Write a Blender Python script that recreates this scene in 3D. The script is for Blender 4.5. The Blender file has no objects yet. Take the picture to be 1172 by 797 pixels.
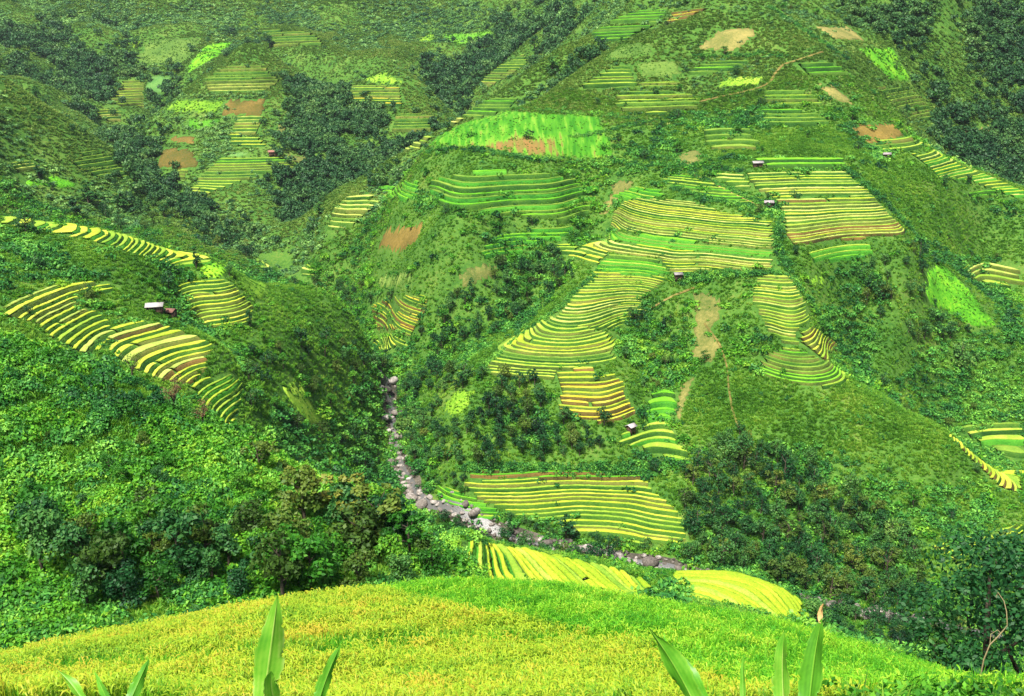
import bpy, math, random
import numpy as np
from mathutils import Matrix, Vector

random.seed(7)
RNG = np.random.default_rng(11)
R = math.radians
SC = bpy.context.scene
COL = SC.collection

# ------------------------------------------------------------------ camera model
# the eye is the origin of the world; y runs up the valley, z is up
PITCH, ROLL, FPX, CU, CV = R(16.0), R(1.4), 1150.0, 586.0, 398.5
_f = np.array([0, math.cos(PITCH), -math.sin(PITCH)])
_r0 = np.array([1.0, 0, 0])
_u0 = np.array([0, math.sin(PITCH), math.cos(PITCH)])
_r = _r0 * math.cos(ROLL) - _u0 * math.sin(ROLL)
_u = _u0 * math.cos(ROLL) + _r0 * math.sin(ROLL)

def pix(u, v):
    """sight line through a point of the picture: (x, z) per metre of y"""
    u = np.asarray(u, float); v = np.asarray(v, float)
    d = _f[None] * FPX + (u.reshape(-1, 1) - CU) * _r[None] - (v.reshape(-1, 1) - CV) * _u[None]
    return d[:, 0] / d[:, 1], d[:, 2] / d[:, 1]

def project(P):
    P = np.asarray(P, float)
    d = P @ _f
    return CU + FPX * (P @ _r) / d, CV - FPX * (P @ _u) / d

# ------------------------------------------------------------------ relief survey
# spot heights, contour lines and hidden ground; interpolated over (x/y, ln y)
CT = []   # (a, l, w)
def P(u, v, D, off=0.0):
    a, w = pix(u, v)
    CT.append((a[0], math.log(D), w[0] + off / D))
def Z(u, v, z, off=0.0):
    a, w = pix(u, v)
    D = z / w[0]
    CT.append((a[0], math.log(D), w[0] + off / D))
def H(u, D, z):
    CT.append(((u - CU) / FPX, math.log(D), z / D))
def line(pts, step=28):
    out = []
    for (p, q) in zip(pts[:-1], pts[1:]):
        n = max(1, int(math.hypot(q[0] - p[0], q[1] - p[1]) / step))
        for i in range(n):
            t = i / n
            out.append([p[j] + (q[j] - p[j]) * t for j in range(len(p))])
    out.append(list(pts[-1]))
    return out
def PLn(pts, off=0.0, step=28):
    for p in line(pts, step): P(p[0], p[1], p[2], off)
def C(z, pts, off=0.0, step=30):
    for p in line(pts, step): Z(p[0], p[1], z, off)
def PL(u, v, f=1.0, off=-0.8):
    a, w = pix(u, v)
    P(u, v, 335.0 / (-w[0] + 0.5) * f, off)

# the knoll the eye stands on
for u in (-250, 20, 300, 600, 900, 1150, 1420):
    H(u, 1.3, -2.0); H(u, 3, -2.75); H(u, 7, -5.3)
for u, d in ((-250, 16), (20, 14.5), (300, 13), (600, 13), (900, 13), (1150, 14.5), (1420, 16)):
    P(u, 785, d, -.6)
for p in ((300, 735, 21), (600, 725, 23), (900, 745, 21), (80, 752, 20)): P(*p, -.95)
PLn([(-250, 772, 21), (20, 722, 28), (120, 706, 32.5), (230, 689, 37), (300, 688, 40), (400, 682, 41), (470, 675, 43),
     (600, 673, 45), (680, 677, 43), (760, 686, 41.5), (900, 703, 38.5), (1000, 724, 33.5), (1080, 755, 24), (1150, 780, 19), (1420, 850, 16)], -1.4, 60)
for u in (-250, 0, 150, 300, 450):
    H(u, 54, -39.5); H(u, 68, -49)
for u in (600, 750, 900, 1050, 1200, 1400):
    H(u, 56, -42); H(u, 72, -55); H(u, 95, -70)
# the near bushy slope on the left
PLn([(-250, 330, 145), (-100, 358, 140), (10, 385, 135), (100, 412, 135), (190, 452, 135), (270, 492, 135), (330, 522, 132),
     (400, 548, 128), (460, 583, 122), (500, 622, 115), (545, 663, 108)], -1.4, 40)
for p in ((-150, 722, 85), (20, 722, 85), (150, 697, 88), (300, 672, 92), (450, 660, 98), (150, 550, 112), (300, 590, 110),
          (60, 600, 106), (400, 615, 111), (40, 480, 122), (180, 500, 124), (330, 550, 124)): P(*p, -1.4)
for p in ((-150, 178, -60), (10, 178, -63), (100, 178, -68), (190, 178, -74), (270, 178, -85), (330, 175, -88), (400, 172, -92), (460, 165, -100),
          (490, 200, -115), (490, 280, -152), (440, 225, -122), (350, 230, -112), (200, 230, -90), (50, 230, -78)): H(*p)
# the yellow terraced nose this side of the stream
C(-80.5, [(506, 613), (538, 650), (562, 678)]); C(-85, [(530, 618), (576, 652), (612, 679)]); C(-91, [(590, 629), (650, 680)]); C(-97, [(640, 641), (692, 682)])
C(-104, [(700, 652), (728, 682)]); C(-109, [(738, 664), (748, 682)])
C(-122, [(770, 658), (840, 660), (890, 675), (915, 690), (922, 708)])
C(-114, [(772, 667), (830, 672), (868, 688), (884, 705)]); C(-106, [(778, 682), (812, 688), (832, 698)])
for p in ((650, 110, -77), (560, 120, -79), (760, 120, -82), (850, 130, -89), (850, 160, -98), (960, 160, -104), (1080, 170, -112), (600, 240, -130), (700, 250, -142),
          (850, 250, -148), (960, 235, -150), (1080, 220, -150), (1200, 230, -160), (1400, 240, -165), (545, 255, -138)): H(*p)
# the stream
RIV = [(445, 466, -163), (450, 500, -165), (460, 540, -166.5), (475, 570, -168), (492, 586, -169), (540, 606, -171), (600, 625, -172.5),
       (680, 638, -174), (760, 650, -175), (850, 672, -176), (930, 693, -177), (1040, 717, -178), (1200, 745, -179), (1420, 770, -180)]
for p in line(RIV, 24): Z(p[0], p[1], p[2])
# left spur with its terraces
C(-68, [(8, 352), (60, 332), (110, 323)]); C(-76, [(60, 388), (95, 368), (118, 357)]); C(-86, [(165, 424), (200, 408), (250, 398)])
C(-93, [(224, 446), (245, 435), (266, 430)]); C(-102, [(254, 492), (260, 475), (272, 465)])
C(-80, [(205, 335), (250, 328), (268, 325)]); C(-92, [(232, 375), (270, 370), (290, 358)])
for p in ((60, 300, 340), (150, 310, 348), (-100, 330, 300), (-120, 240, 380)): P(*p, -.8)
PLn([(5, 250, 390), (110, 262, 400), (160, 275, 410), (200, 288, 415), (243, 295, 420), (290, 320, 425), (340, 335, 435), (385, 347, 450),
     (415, 372, 462), (440, 410, 472)], -.5)
for p in ((330, 380, 380), (330, 450, 345), (400, 450, 405), (380, 400, 420), (420, 500, 410), (400, 540, 370), (350, 520, 330), (300, 480, 305),
          (440, 560, 348), (420, 440, 432)): P(*p, -1.2)
for p in ((-120, 480, -92), (0, 480, -95), (110, 500, -106), (200, 520, -114), (290, 540, -132), (385, 560, -148), (430, 520, -160), (390, 610, -152), (330, 690, -147)): H(*p)
for p in ((100, 240, 640), (200, 258, 640), (240, 280, 640), (300, 298, 660), (340, 316, 680), (290, 285, 720)): P(*p, -1.5)
# second spur on the left and the wooded hills behind
PLn([(-120, 10, 700), (5, 80, 720), (60, 115, 735), (130, 165, 750), (165, 205, 750)], -1)
for p in ((60, 180, 680), (20, 215, 640), (130, 220, 690), (-120, 200, 600)): P(*p, -1)
for p in ((-120, 800, 10), (0, 800, -25), (60, 820, -50), (130, 830, -86), (200, 800, -112)): H(*p)
for p in ((100, 130, 1000), (40, 60, 1200), (10, 40, 1300), (20, 26, 1340), (100, 40, 1290), (150, 110, 1150), (160, 138, 1080), (110, 138, 1040),
          (200, 60, 1250), (240, 65, 1230), (180, 40, 1290), (-120, 30, 1200)): P(*p, -2)
# the triangular hill
PLn([(160, 135, 980), (200, 108, 1000), (240, 80, 1030), (283, 52, 1050), (330, 75, 1030)], -1)
for p in ((250, 150, 900), (200, 190, 840), (270, 200, 820), (300, 250, 760), (240, 240, 760), (350, 120, 950), (330, 170, 870), (400, 190, 850), (370, 100, 990)): P(*p, -1)
for p in ((283, 1140, -48), (200, 1075, -85), (240, 1090, -70), (330, 1120, -52), (160, 1030, -80), (370, 1080, -62)): H(*p)
# the low knob and the far valley head
PLn([(392, 105, 985), (415, 88, 1000), (440, 78, 1000), (480, 95, 1000), (512, 130, 980)], -1)
for p in ((430, 115, 950), (430, 150, 900), (480, 150, 880), (520, 112, 1120), (560, 70, 1200), (480, 40, 1300), (560, 45, 1260), (620, 42, 1100), (590, 62, 1080),
          (300, 25, 1300), (400, 25, 1340), (350, 50, 1235), (420, 60, 1200), (380, 215, 820), (345, 235, 780)): P(*p, -2)
for p in ((440, 1080, -55), (480, 1060, -62), (520, 1000, -82), (600, 900, -48), (660, 880, -8), (350, 765, -128), (400, 780, -116), (440, 790, -102), (480, 795, -90), (520, 800, -77), (560, 812, -62), (620, 840, -34), (700, 860, 14)): H(*p)
# the big mountain: skyline crest, front crest, face
PLn([(285, 290, 700), (320, 264, 705), (350, 241, 718), (400, 212, 730), (440, 182, 738), (480, 156, 745), (520, 128, 750), (560, 103, 760), (600, 76, 770),
     (650, 49, 780), (700, 24, 790), (745, 2, 800)], -.8)
PLn([(575, 128, 632), (600, 118, 640), (640, 95, 660), (700, 54, 690), (760, 26, 705), (810, 8, 715)], -.6)
for p in ((600, 695, -48), (640, 715, -28), (700, 742, 0), (490, 672, -70), (540, 690, -58), (760, 760, 18), (450, 700, -82)): H(*p)
for p in ((460, 180, 725), (520, 146, 728)): P(*p, -.8)
C(-169, [(640, 622), (700, 626), (780, 620)]); C(-155, [(520, 550), (640, 545), (742, 550)]); C(-163.5, [(600, 583), (660, 577), (720, 583), (785, 600)])
C(-165, [(500, 575), (545, 590)])
for p in ((640, 500), (560, 480), (500, 440, 1.02), (760, 480), (740, 520), (620, 520), (760, 420, 1.02), (730, 370, 1.02), (800, 350, .99), (820, 430, .98)): PL(*p)
C(-125, [(560, 418), (640, 424), (700, 418), (716, 412)]); C(-136, [(640, 475), (690, 472), (722, 462)])
C(-109, [(640, 352), (690, 350), (735, 345)]); C(-94, [(645, 288), (700, 300), (760, 308), (880, 312)])
C(-86, [(678, 264), (802, 277), (885, 284)]); C(-73, [(722, 230), (760, 240), (878, 252)])
C(-58, [(860, 198), (970, 196)]); C(-71, [(880, 236), (1005, 232)]); C(-83, [(900, 280), (960, 274), (1040, 270)])
C(-99, [(872, 330), (905, 333)]); C(-107, [(870, 360), (895, 368), (925, 360)]); C(-114, [(885, 382), (908, 390), (930, 376)])
C(-121, [(870, 402), (905, 416), (938, 419)]); C(-128, [(866, 424), (900, 437), (945, 443), (975, 436)])
for p in ((700, 150), (800, 150), (850, 100), (800, 40), (590, 155), (860, 150), (940, 120, .985), (640, 220), (560, 250), (760, 195), (1000, 170, .99), (900, 500, .97), (820, 540, .99),
          (900, 600), (1000, 640), (1000, 560, .98), (850, 470, .97)): PL(*p)
for p in ((940, 62, 645), (800, 90, 655), (700, 110, 640), (490, 166, 604), (380, 260, 640), (430, 300, 570), (350, 300, 645), (450, 340, 515), (520, 300, 490), (480, 240, 565), (455, 375, 505), (450, 400, 488),
          (520, 408, 468), (600, 350, 488), (680, 290, 530), (560, 385, 458), (480, 430, 445)): P(*p, -.8)
# right spur crest, the gully behind it and the slopes beyond
PLn([(985, 438, 396), (1030, 463, 386), (1080, 490, 375), (1125, 528, 362), (1165, 566, 352), (1260, 650, 335)], -.6)
for p in ((1000, 418, -138), (1080, 403, -157), (1165, 390, -173), (1280, 380, -178)): H(*p)
for p in ((1150, 478, 430), (1162, 530, 400), (1050, 450, 432), (1100, 380, 466), (1000, 350, 456), (1050, 300, 482), (960, 330, 454), (1110, 340, 476), (1165, 420, 455),
          (1000, 400, 428), (1260, 480, 440), (1110, 588, 344), (1165, 580, 342), (1075, 648, 312), (1260, 700, 300)): P(*p, -1)
C(-167, [(1072, 626), (1110, 617), (1168, 600)]); C(-171, [(1090, 641), (1130, 628), (1172, 614)])
PLn([(1075, 298, 492), (1110, 330, 484), (1145, 376, 474)], -.5)
for p in ((1100, 525, -106), (1150, 520, -128)): H(*p)
for p in ((1130, 316, 560), (1080, 240, 540), (1140, 290, 548), (1000, 170, 575), (1280, 300, 540)): P(*p, -.8)
PLn([(900, 22, 700), (950, 62, 655), (1010, 130, 605), (1050, 160, 600), (1110, 196, 590), (1165, 228, 580), (1280, 280, 570)], -.6)
for p in ((1050, 640, -55), (1110, 640, -76), (1165, 640, -93), (1280, 640, -110)): H(*p)
for p in ((1150, 180, 720), (1100, 100, 760), (1150, 50, 850), (1000, 60, 712), (950, 30, 730), (860, 8, 725), (1040, 20, 800), (1280, 120, 760)): P(*p, -2)
# the land goes on rising beyond the top of the picture
for u in (-250, 0, 200, 400, 600): H(u, 1520, 150); H(u, 2000, 260); H(u, 3000, 420)
for (u, v, D) in ((60, 20, 1400), (140, 14, 1420), (235, 24, 1330), (340, 14, 1400), (450, 16, 1400), (540, 22, 1340), (600, 10, 1300)): P(u, v, D, -2)
PLn([(205, 22, 1330), (232, 42, 1270), (255, 70, 1200)], -2); PLn([(330, 28, 1290), (385, 60, 1190), (440, 84, 1100)], -2)
H(300, 1260, 12); H(170, 1260, 12); H(420, 1300, 18); H(120, 1240, 5)
for u in (750, 900, 1050, 1250, 1450): H(u, 850, 75); H(u, 1100, 120); H(u, 2000, 210); H(u, 3000, 320)
for D in (250, 400, 600, 900): H(-420, D, -.2 * D * (1.2 if D < 500 else .3)); H(1600, D, -.22 * D * (1.2 if D < 500 else .2))

CT = np.array(CT)
EPS = 0.03
LS = 0.55                      # ln-distance counts a little less than bearing
def _phi(A, B):
    d2 = ((A[:, None, 0] - B[None, :, 0]) ** 2 + (LS * (A[:, None, 1] - B[None, :, 1])) ** 2)
    return np.sqrt(d2 + EPS * EPS)
_n = len(CT)
_M = np.zeros((_n + 3, _n + 3))
_M[:_n, :_n] = -_phi(CT, CT) + np.eye(_n) * 0.002
_M[:_n, _n] = 1; _M[:_n, _n + 1:] = CT[:, :2]
_M[_n:, :_n] = _M[:_n, _n:].T
_sol = np.linalg.solve(_M, np.concatenate([CT[:, 2], [0, 0, 0]]))
def rbf(a, l):
    A = np.stack([a.ravel(), l.ravel()], 1)
    out = np.empty(len(A))
    for i in range(0, len(A), 20000):
        B = A[i:i + 20000]
        out[i:i + 20000] = -_phi(B, CT) @ _sol[:_n] + _sol[_n] + B @ _sol[_n + 1:]
    return out.reshape(a.shape)

# lattice noise for the lie of the land
def vnoise(x, y, seed):
    xi = np.floor(x).astype(np.int64); yi = np.floor(y).astype(np.int64)
    fx = x - xi; fy = y - yi
    fx = fx * fx * fx * (fx * (fx * 6 - 15) + 10); fy = fy * fy * fy * (fy * (fy * 6 - 15) + 10)
    def h(i, j):
        n = (i * 374761393 + j * 668265263 + seed * 1442695041) & 0x7fffffff
        n = ((n ^ (n >> 13)) * 1274126177) & 0x7fffffff
        return ((n ^ (n >> 16)) & 0xffff) / 32767.5 - 1.0
    return (h(xi, yi) * (1 - fx) + h(xi + 1, yi) * fx) * (1 - fy) + (h(xi, yi + 1) * (1 - fx) + h(xi + 1, yi + 1) * fx) * fy
def folds(x, y, L, seed):
    """spurs and gullies: sharp crests, rounded hollows"""
    xr, yr = .86 * x + .51 * y, -.51 * x + .86 * y
    n = vnoise(xr / L, yr / (1.35 * L), seed) * .75 + .35 * vnoise(x / (.43 * L), y / (.43 * L), seed + 1)
    return .55 - 2.0 * np.abs(n)
def relief(x, y):
    k = np.clip((y - 60) / 200, 0, 1)
    k2 = np.clip((y - 520) / 140, 0, 1) * np.clip(1.6 - (y - 560) / 900, .5, 1); k3 = np.clip((y - 800) / 250, 0, 1)
    r = k * (1.5 * vnoise(x / 47, y / 47, 3) + .6 * vnoise(x / 21, y / 21, 5) + .2 * vnoise(x / 9, y / 9, 8)) + (1 - k) * .12 * vnoise(x / 5, y / 5, 2)
    return r + k2 * 4.2 * folds(x, y, 95.0, 41) + k3 * 12.0 * folds(x, y, 190.0, 51)

NA, NL = 620, 1100
GA = np.linspace(-0.74, 0.74, NA)
GL = np.linspace(math.log(1.3), math.log(3000), NL)
_ca, _cl = GA[::2], np.linspace(GL[0], GL[-1], NL // 2)
_A, _L = np.meshgrid(_ca, _cl, indexing='ij')
_W = rbf(_A, _L)
# bring to the full lattice (linear in both ways)
_W = np.stack([np.interp(GL, _cl, r) for r in _W])
GW = np.empty((NA, NL))
for j in range(NL): GW[:, j] = np.interp(GA, _ca, _W[:, j])
GY = np.exp(GL)
GW += relief(GA[:, None] * GY[None], np.broadcast_to(GY[None], (NA, NL))) / GY[None]
GRUN = np.maximum.accumulate(GW, axis=1)         # the sight line's running horizon

def _bil(G, a, l):
    fa = np.clip((a - GA[0]) / (GA[1] - GA[0]), 0, NA - 1.001); fl = np.clip((l - GL[0]) / (GL[1] - GL[0]), 0, NL - 1.001)
    i = fa.astype(int); j = fl.astype(int); s = fa - i; t = fl - j
    return (G[i, j] * (1 - s) + G[i + 1, j] * s) * (1 - t) + (G[i, j + 1] * (1 - s) + G[i + 1, j + 1] * s) * t
def ground(x, y):
    x = np.asarray(x, float); y = np.asarray(y, float)
    y = np.maximum(y, GY[0])
    return _bil(GW, x / y, np.log(y)) * y
def unseen(x, y):
    """metres by which a point of the ground lies under the horizon seen from the knoll"""
    return (_bil(GRUN, x / y, np.log(y)) - _bil(GW, x / y, np.log(y))) * y

LAY = {'knoll': (4, 48), 'near': (78, 150), 'nose': (125, 235), 'spur': (240, 490), 'mount': (285, 830), 'left': (560, 800), 'far': (700, 2500), 'any': (4, 2900)}
def hit(uv, lay='any'):
    """where the sight lines meet the ground, within the distances of one hill"""
    uv = np.asarray(uv, float)
    a, w = pix(uv[:, 0], uv[:, 1])
    d0, d1 = LAY[lay] if isinstance(lay, str) else lay
    sel = np.where((GY >= d0) & (GY <= d1))[0]
    out = []
    for ai, wi in zip(a, w):
        f = np.clip((ai - GA[0]) / (GA[1] - GA[0]), 0, NA - 1.001); i = int(f); s = f - i
        c = (GW[i] * (1 - s) + GW[i + 1] * s)[sel]
        k = np.where(c >= wi)[0]
        if len(k) == 0:
            j = int(np.argmax(c)); y = GY[sel[j]]
        elif k[0] == 0:
            y = GY[sel[0]]
        else:
            j = k[0]; t = (wi - c[j - 1]) / (c[j] - c[j - 1] + 1e-12)
            y = math.exp(GL[sel[j - 1]] + (GL[1] - GL[0]) * t)
        out.append((ai * y, y))
    out = np.array(out)
    return np.column_stack([out, ground(out[:, 0], out[:, 1])])
def outline(uv, lay, step=9):
    return hit([(p[0], p[1]) for p in line(list(uv) + [uv[0]], step)][:-1], lay)[:, :2]
def inside(poly, x, y):
    x = np.asarray(x); y = np.asarray(y)
    res = np.zeros(x.shape, bool)
    m = (x >= poly[:, 0].min()) & (x <= poly[:, 0].max()) & (y >= poly[:, 1].min()) & (y <= poly[:, 1].max())
    if not m.any(): return res
    px, py = x[m], y[m]
    r = np.zeros(px.shape, bool)
    x0, y0 = poly[:, 0], poly[:, 1]; x1, y1 = np.roll(x0, -1), np.roll(y0, -1)
    for a0, b0, a1, b1 in zip(x0, y0, x1, y1):
        if b0 == b1: continue
        c = (b0 > py) != (b1 > py)
        r ^= c & (px < (a1 - a0) * (py - b0) / (b1 - b0) + a0)
    res[m] = r
    return res
# ------------------------------------------------------------------ object helpers
def tag(o, label=None, cat=None, group=None, kind=None):
    if label: o['label'] = label
    if cat: o['category'] = cat
    if group: o['group'] = group
    if kind: o['kind'] = kind
    return o
def mesh_data(name, V, F, mats, mi=None, tint=None, smooth=False):
    """V (n,3); F list of (k,m) index arrays (m = 3 or 4)"""
    V = np.asarray(V, np.float32)
    if not isinstance(F, list): F = [F]
    F = [np.asarray(f, np.int32) for f in F if len(f)]
    me = bpy.data.meshes.new(name)
    me.vertices.add(len(V)); me.vertices.foreach_set('co', V.ravel())
    nl = sum(f.size for f in F); nf = sum(len(f) for f in F)
    me.loops.add(nl); me.polygons.add(nf)
    me.loops.foreach_set('vertex_index', np.concatenate([f.ravel() for f in F]))
    tot = np.concatenate([np.full(len(f), f.shape[1], np.int32) for f in F])
    st = np.concatenate([[0], np.cumsum(tot)[:-1]]).astype(np.int32)
    me.polygons.foreach_set('loop_start', st)
    me.polygons.foreach_set('loop_total', tot)
    for m in (mats if isinstance(mats, (list, tuple)) else [mats]): me.materials.append(m)
    if mi is not None: me.polygons.foreach_set('material_index', np.asarray(mi, np.int32))
    if smooth: me.polygons.foreach_set('use_smooth', np.ones(nf, bool))
    if tint is not None:
        at = me.attributes.new('tint', 'FLOAT', 'POINT'); at.data.foreach_set('value', np.asarray(tint, np.float32))
    me.update(calc_edges=True)
    return me
def obj(name, me, parent=None, loc=None):
    o = bpy.data.objects.new(name, me); COL.objects.link(o)
    if parent is not None: o.parent = parent
    if loc is not None: o.location = loc
    return o
def empty(name, loc=(0, 0, 0), rz=0.0):
    o = bpy.data.objects.new(name, None); COL.objects.link(o)
    o.location = loc; o.rotation_euler = (0, 0, rz); o.empty_display_size = .3
    return o
def copy_tree(o, parent=None):
    c = o.copy(); COL.objects.link(c); c.parent = parent
    for ch in o.children: copy_tree(ch, c)
    return c

# ------------------------------------------------------------------ materials
def new_mat(name):
    m = bpy.data.materials.new(name); m.use_nodes = True
    nt = m.node_tree; nt.nodes.clear()
    return m, nt, nt.nodes, nt.links
def ramp(nd, stops, interp='LINEAR'):
    r = nd.new('ShaderNodeValToRGB'); r.color_ramp.interpolation = interp
    e = r.color_ramp.elements
    while len(e) < len(stops): e.new(.5)
    for i, (p, c) in enumerate(stops):
        e[i].position = p; e[i].color = (c[0], c[1], c[2], 1)
    return r
def leaf_mat(name, stops, transl=.3, big=.03, rough=.55, gloss=.25):
    """foliage: colour from the leaf's own tint, the plant and a patchy drift over the hillside"""
    m, nt, nd, ln = new_mat(name)
    at = nd.new('ShaderNodeAttribute'); at.attribute_name = 'tint'
    oi = nd.new('ShaderNodeObjectInfo')
    ge = nd.new('ShaderNodeNewGeometry')
    nz = nd.new('ShaderNodeTexNoise'); nz.inputs['Scale'].default_value = big; nz.inputs['Detail'].default_value = 3
    ln.new(ge.outputs['Position'], nz.inputs['Vector'])
    a = nd.new('ShaderNodeMath'); a.operation = 'MULTIPLY_ADD'; a.inputs[1].default_value = .42
    ln.new(at.outputs['Fac'], a.inputs[0])
    b = nd.new('ShaderNodeMath'); b.operation = 'MULTIPLY_ADD'; b.inputs[1].default_value = .36; b.inputs[2].default_value = -.32
    ln.new(oi.outputs['Random'], b.inputs[0]); ln.new(b.outputs[0], a.inputs[2])
    c = nd.new('ShaderNodeMath'); c.operation = 'MULTIPLY_ADD'; c.inputs[1].default_value = .9
    ln.new(nz.outputs['Fac'], c.inputs[0]); ln.new(a.outputs[0], c.inputs[2])
    r = ramp(nd, stops); ln.new(c.outputs[0], r.inputs[0])
    bs = nd.new('ShaderNodeBsdfPrincipled'); bs.inputs['Roughness'].default_value = rough
    bs.inputs['Specular IOR Level'].default_value = gloss
    ln.new(r.outputs[0], bs.inputs['Base Color'])
    tr = nd.new('ShaderNodeBsdfTranslucent'); ln.new(r.outputs[0], tr.inputs['Color'])
    mx = nd.new('ShaderNodeMixShader'); mx.inputs[0].default_value = transl
    ln.new(bs.outputs[0], mx.inputs[1]); ln.new(tr.outputs[0], mx.inputs[2])
    o = nd.new('ShaderNodeOutputMaterial'); ln.new(mx.outputs[0], o.inputs[0])
    return m
def earth_mat(name, stops, scale=.6, detail=6, bump=.5, rough=.9, stretch=(1, 1, 1), transl=0):
    m, nt, nd, ln = new_mat(name)
    ge = nd.new('ShaderNodeNewGeometry')
    mp = nd.new('ShaderNodeMapping'); mp.inputs['Scale'].default_value = stretch
    ln.new(ge.outputs['Position'], mp.inputs['Vector'])
    nz = nd.new('ShaderNodeTexNoise'); nz.inputs['Scale'].default_value = scale; nz.inputs['Detail'].default_value = detail
    nz.inputs['Roughness'].default_value = .7
    ln.new(mp.outputs[0], nz.inputs['Vector'])
    n2 = nd.new('ShaderNodeTexNoise'); n2.inputs['Scale'].default_value = scale * .09; n2.inputs['Detail'].default_value = 3
    ln.new(ge.outputs['Position'], n2.inputs['Vector'])
    oi = nd.new('ShaderNodeObjectInfo')
    s = nd.new('ShaderNodeMath'); s.operation = 'MULTIPLY_ADD'; s.inputs[1].default_value = .55
    ln.new(n2.outputs['Fac'], s.inputs[0])
    q = nd.new('ShaderNodeMath'); q.operation = 'MULTIPLY_ADD'; q.inputs[1].default_value = .75; q.inputs[2].default_value = -.27
    ln.new(nz.outputs['Fac'], q.inputs[0])
    q2 = nd.new('ShaderNodeMath'); q2.operation = 'MULTIPLY_ADD'; q2.inputs[1].default_value = .24
    ln.new(oi.outputs['Random'], q2.inputs[0]); ln.new(q.outputs[0], q2.inputs[2])
    ln.new(q2.outputs[0], s.inputs[2])
    r = ramp(nd, stops); ln.new(s.outputs[0], r.inputs[0])
    bs = nd.new('ShaderNodeBsdfPrincipled'); bs.inputs['Roughness'].default_value = rough
    bs.inputs['Specular IOR Level'].default_value = .15
    ln.new(r.outputs[0], bs.inputs['Base Color'])
    bp = nd.new('ShaderNodeBump'); bp.inputs['Strength'].default_value = bump; bp.inputs['Distance'].default_value = .3
    ln.new(nz.outputs['Fac'], bp.inputs['Height']); ln.new(bp.outputs[0], bs.inputs['Normal'])
    o = nd.new('ShaderNodeOutputMaterial'); ln.new(bs.outputs[0], o.inputs[0])
    return m
def plain(name, col, rough=.7, noise=.25, scale=3.0):
    c = np.array(col)
    return earth_mat(name, [(.3, c * (1 - noise)), (.7, np.minimum(c * (1 + noise), .95))], scale=scale, bump=.15, rough=rough)

M = {}
# foliage
M['shrub'] = leaf_mat('shrub_leaves', [(.18, (0.007, 0.055, 0.018)), (.42, (0.029, 0.160, 0.028)), (.62, (0.082, 0.300, 0.039)), (.85, (0.252, 0.546, 0.063))], .3)
M['shrub_bright'] = leaf_mat('bright_shrub_leaves', [(.18, (0.015, 0.086, 0.008)), (.42, (0.043, 0.205, 0.013)), (.62, (0.121, 0.383, 0.022)), (.85, (0.312, 0.528, 0.040))], .35)
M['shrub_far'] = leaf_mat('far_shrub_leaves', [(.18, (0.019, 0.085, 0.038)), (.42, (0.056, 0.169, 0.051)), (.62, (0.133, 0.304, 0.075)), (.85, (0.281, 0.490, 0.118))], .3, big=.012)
M['tree_dark'] = leaf_mat('dark_tree_leaves', [(.2, (.004, .034, .012)), (.5, (.018, .098, .022)), (.75, (.070, .200, .036)), (.95, (.19, .32, .06))], .26)
M['tree_olive'] = leaf_mat('olive_tree_leaves', [(.2, (0.018, 0.052, 0.008)), (.5, (0.055, 0.121, 0.014)), (.75, (0.132, 0.196, 0.025)), (.95, (0.264, 0.253, 0.040))], .28)
M['tree_bright'] = leaf_mat('bright_tree_leaves', [(.2, (0.010, 0.069, 0.006)), (.5, (0.034, 0.172, 0.012)), (.75, (0.108, 0.310, 0.020)), (.95, (0.264, 0.437, 0.030))], .32)
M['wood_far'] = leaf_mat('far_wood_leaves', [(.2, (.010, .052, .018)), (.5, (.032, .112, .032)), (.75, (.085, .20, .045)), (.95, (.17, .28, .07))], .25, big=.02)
M['slope_grass'] = leaf_mat('slope_grass_blades', [(.2, (0.034, 0.138, 0.009)), (.5, (0.090, 0.269, 0.015)), (.75, (0.180, 0.388, 0.028)), (.95, (0.336, 0.475, 0.055))], .35, big=.05)
M['crop_blades'] = leaf_mat('crop_leaves', [(.2, (.020, .10, .008)), (.5, (.052, .19, .012)), (.75, (.12, .28, .022)), (.95, (.25, .37, .05))], .35, big=.12)
M['grass_olive'] = leaf_mat('hill_grass_blades', [(.2, (0.034, 0.112, 0.008)), (.5, (0.086, 0.213, 0.014)), (.75, (0.172, 0.325, 0.025)), (.95, (0.310, 0.413, 0.050))], .3, big=.04)
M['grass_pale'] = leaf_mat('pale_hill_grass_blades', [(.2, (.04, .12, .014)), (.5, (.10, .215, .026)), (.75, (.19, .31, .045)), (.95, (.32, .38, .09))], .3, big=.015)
M['rice_gold'] = leaf_mat('ripe_rice_blades', [(.15, (.03, .13, .008)), (.40, (.14, .31, .012)), (.68, (.33, .45, .020)), (.96, (.44, .35, .03))], .35, big=.35)
M['rice_young'] = leaf_mat('green_rice_blades', [(.15, (.025, .17, .006)), (.45, (.075, .33, .010)), (.7, (.19, .46, .015)), (.95, (.40, .54, .04))], .35, big=.35)
M['corn'] = leaf_mat('corn_leaf', [(.05, (.05, .20, .012)), (.38, (.11, .36, .02)), (.62, (.20, .46, .035)), (.9, (.42, .58, .12))], .4, big=9, rough=.42, gloss=.35)
M['dry'] = leaf_mat('dry_leaf', [(.1, (.12, .06, .03)), (.5, (.26, .15, .07)), (.9, (.40, .28, .13))], .2)
M['bark'] = earth_mat('bark', [(.3, (.035, .028, .02)), (.7, (.12, .095, .07))], 4, bump=.6)
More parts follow.
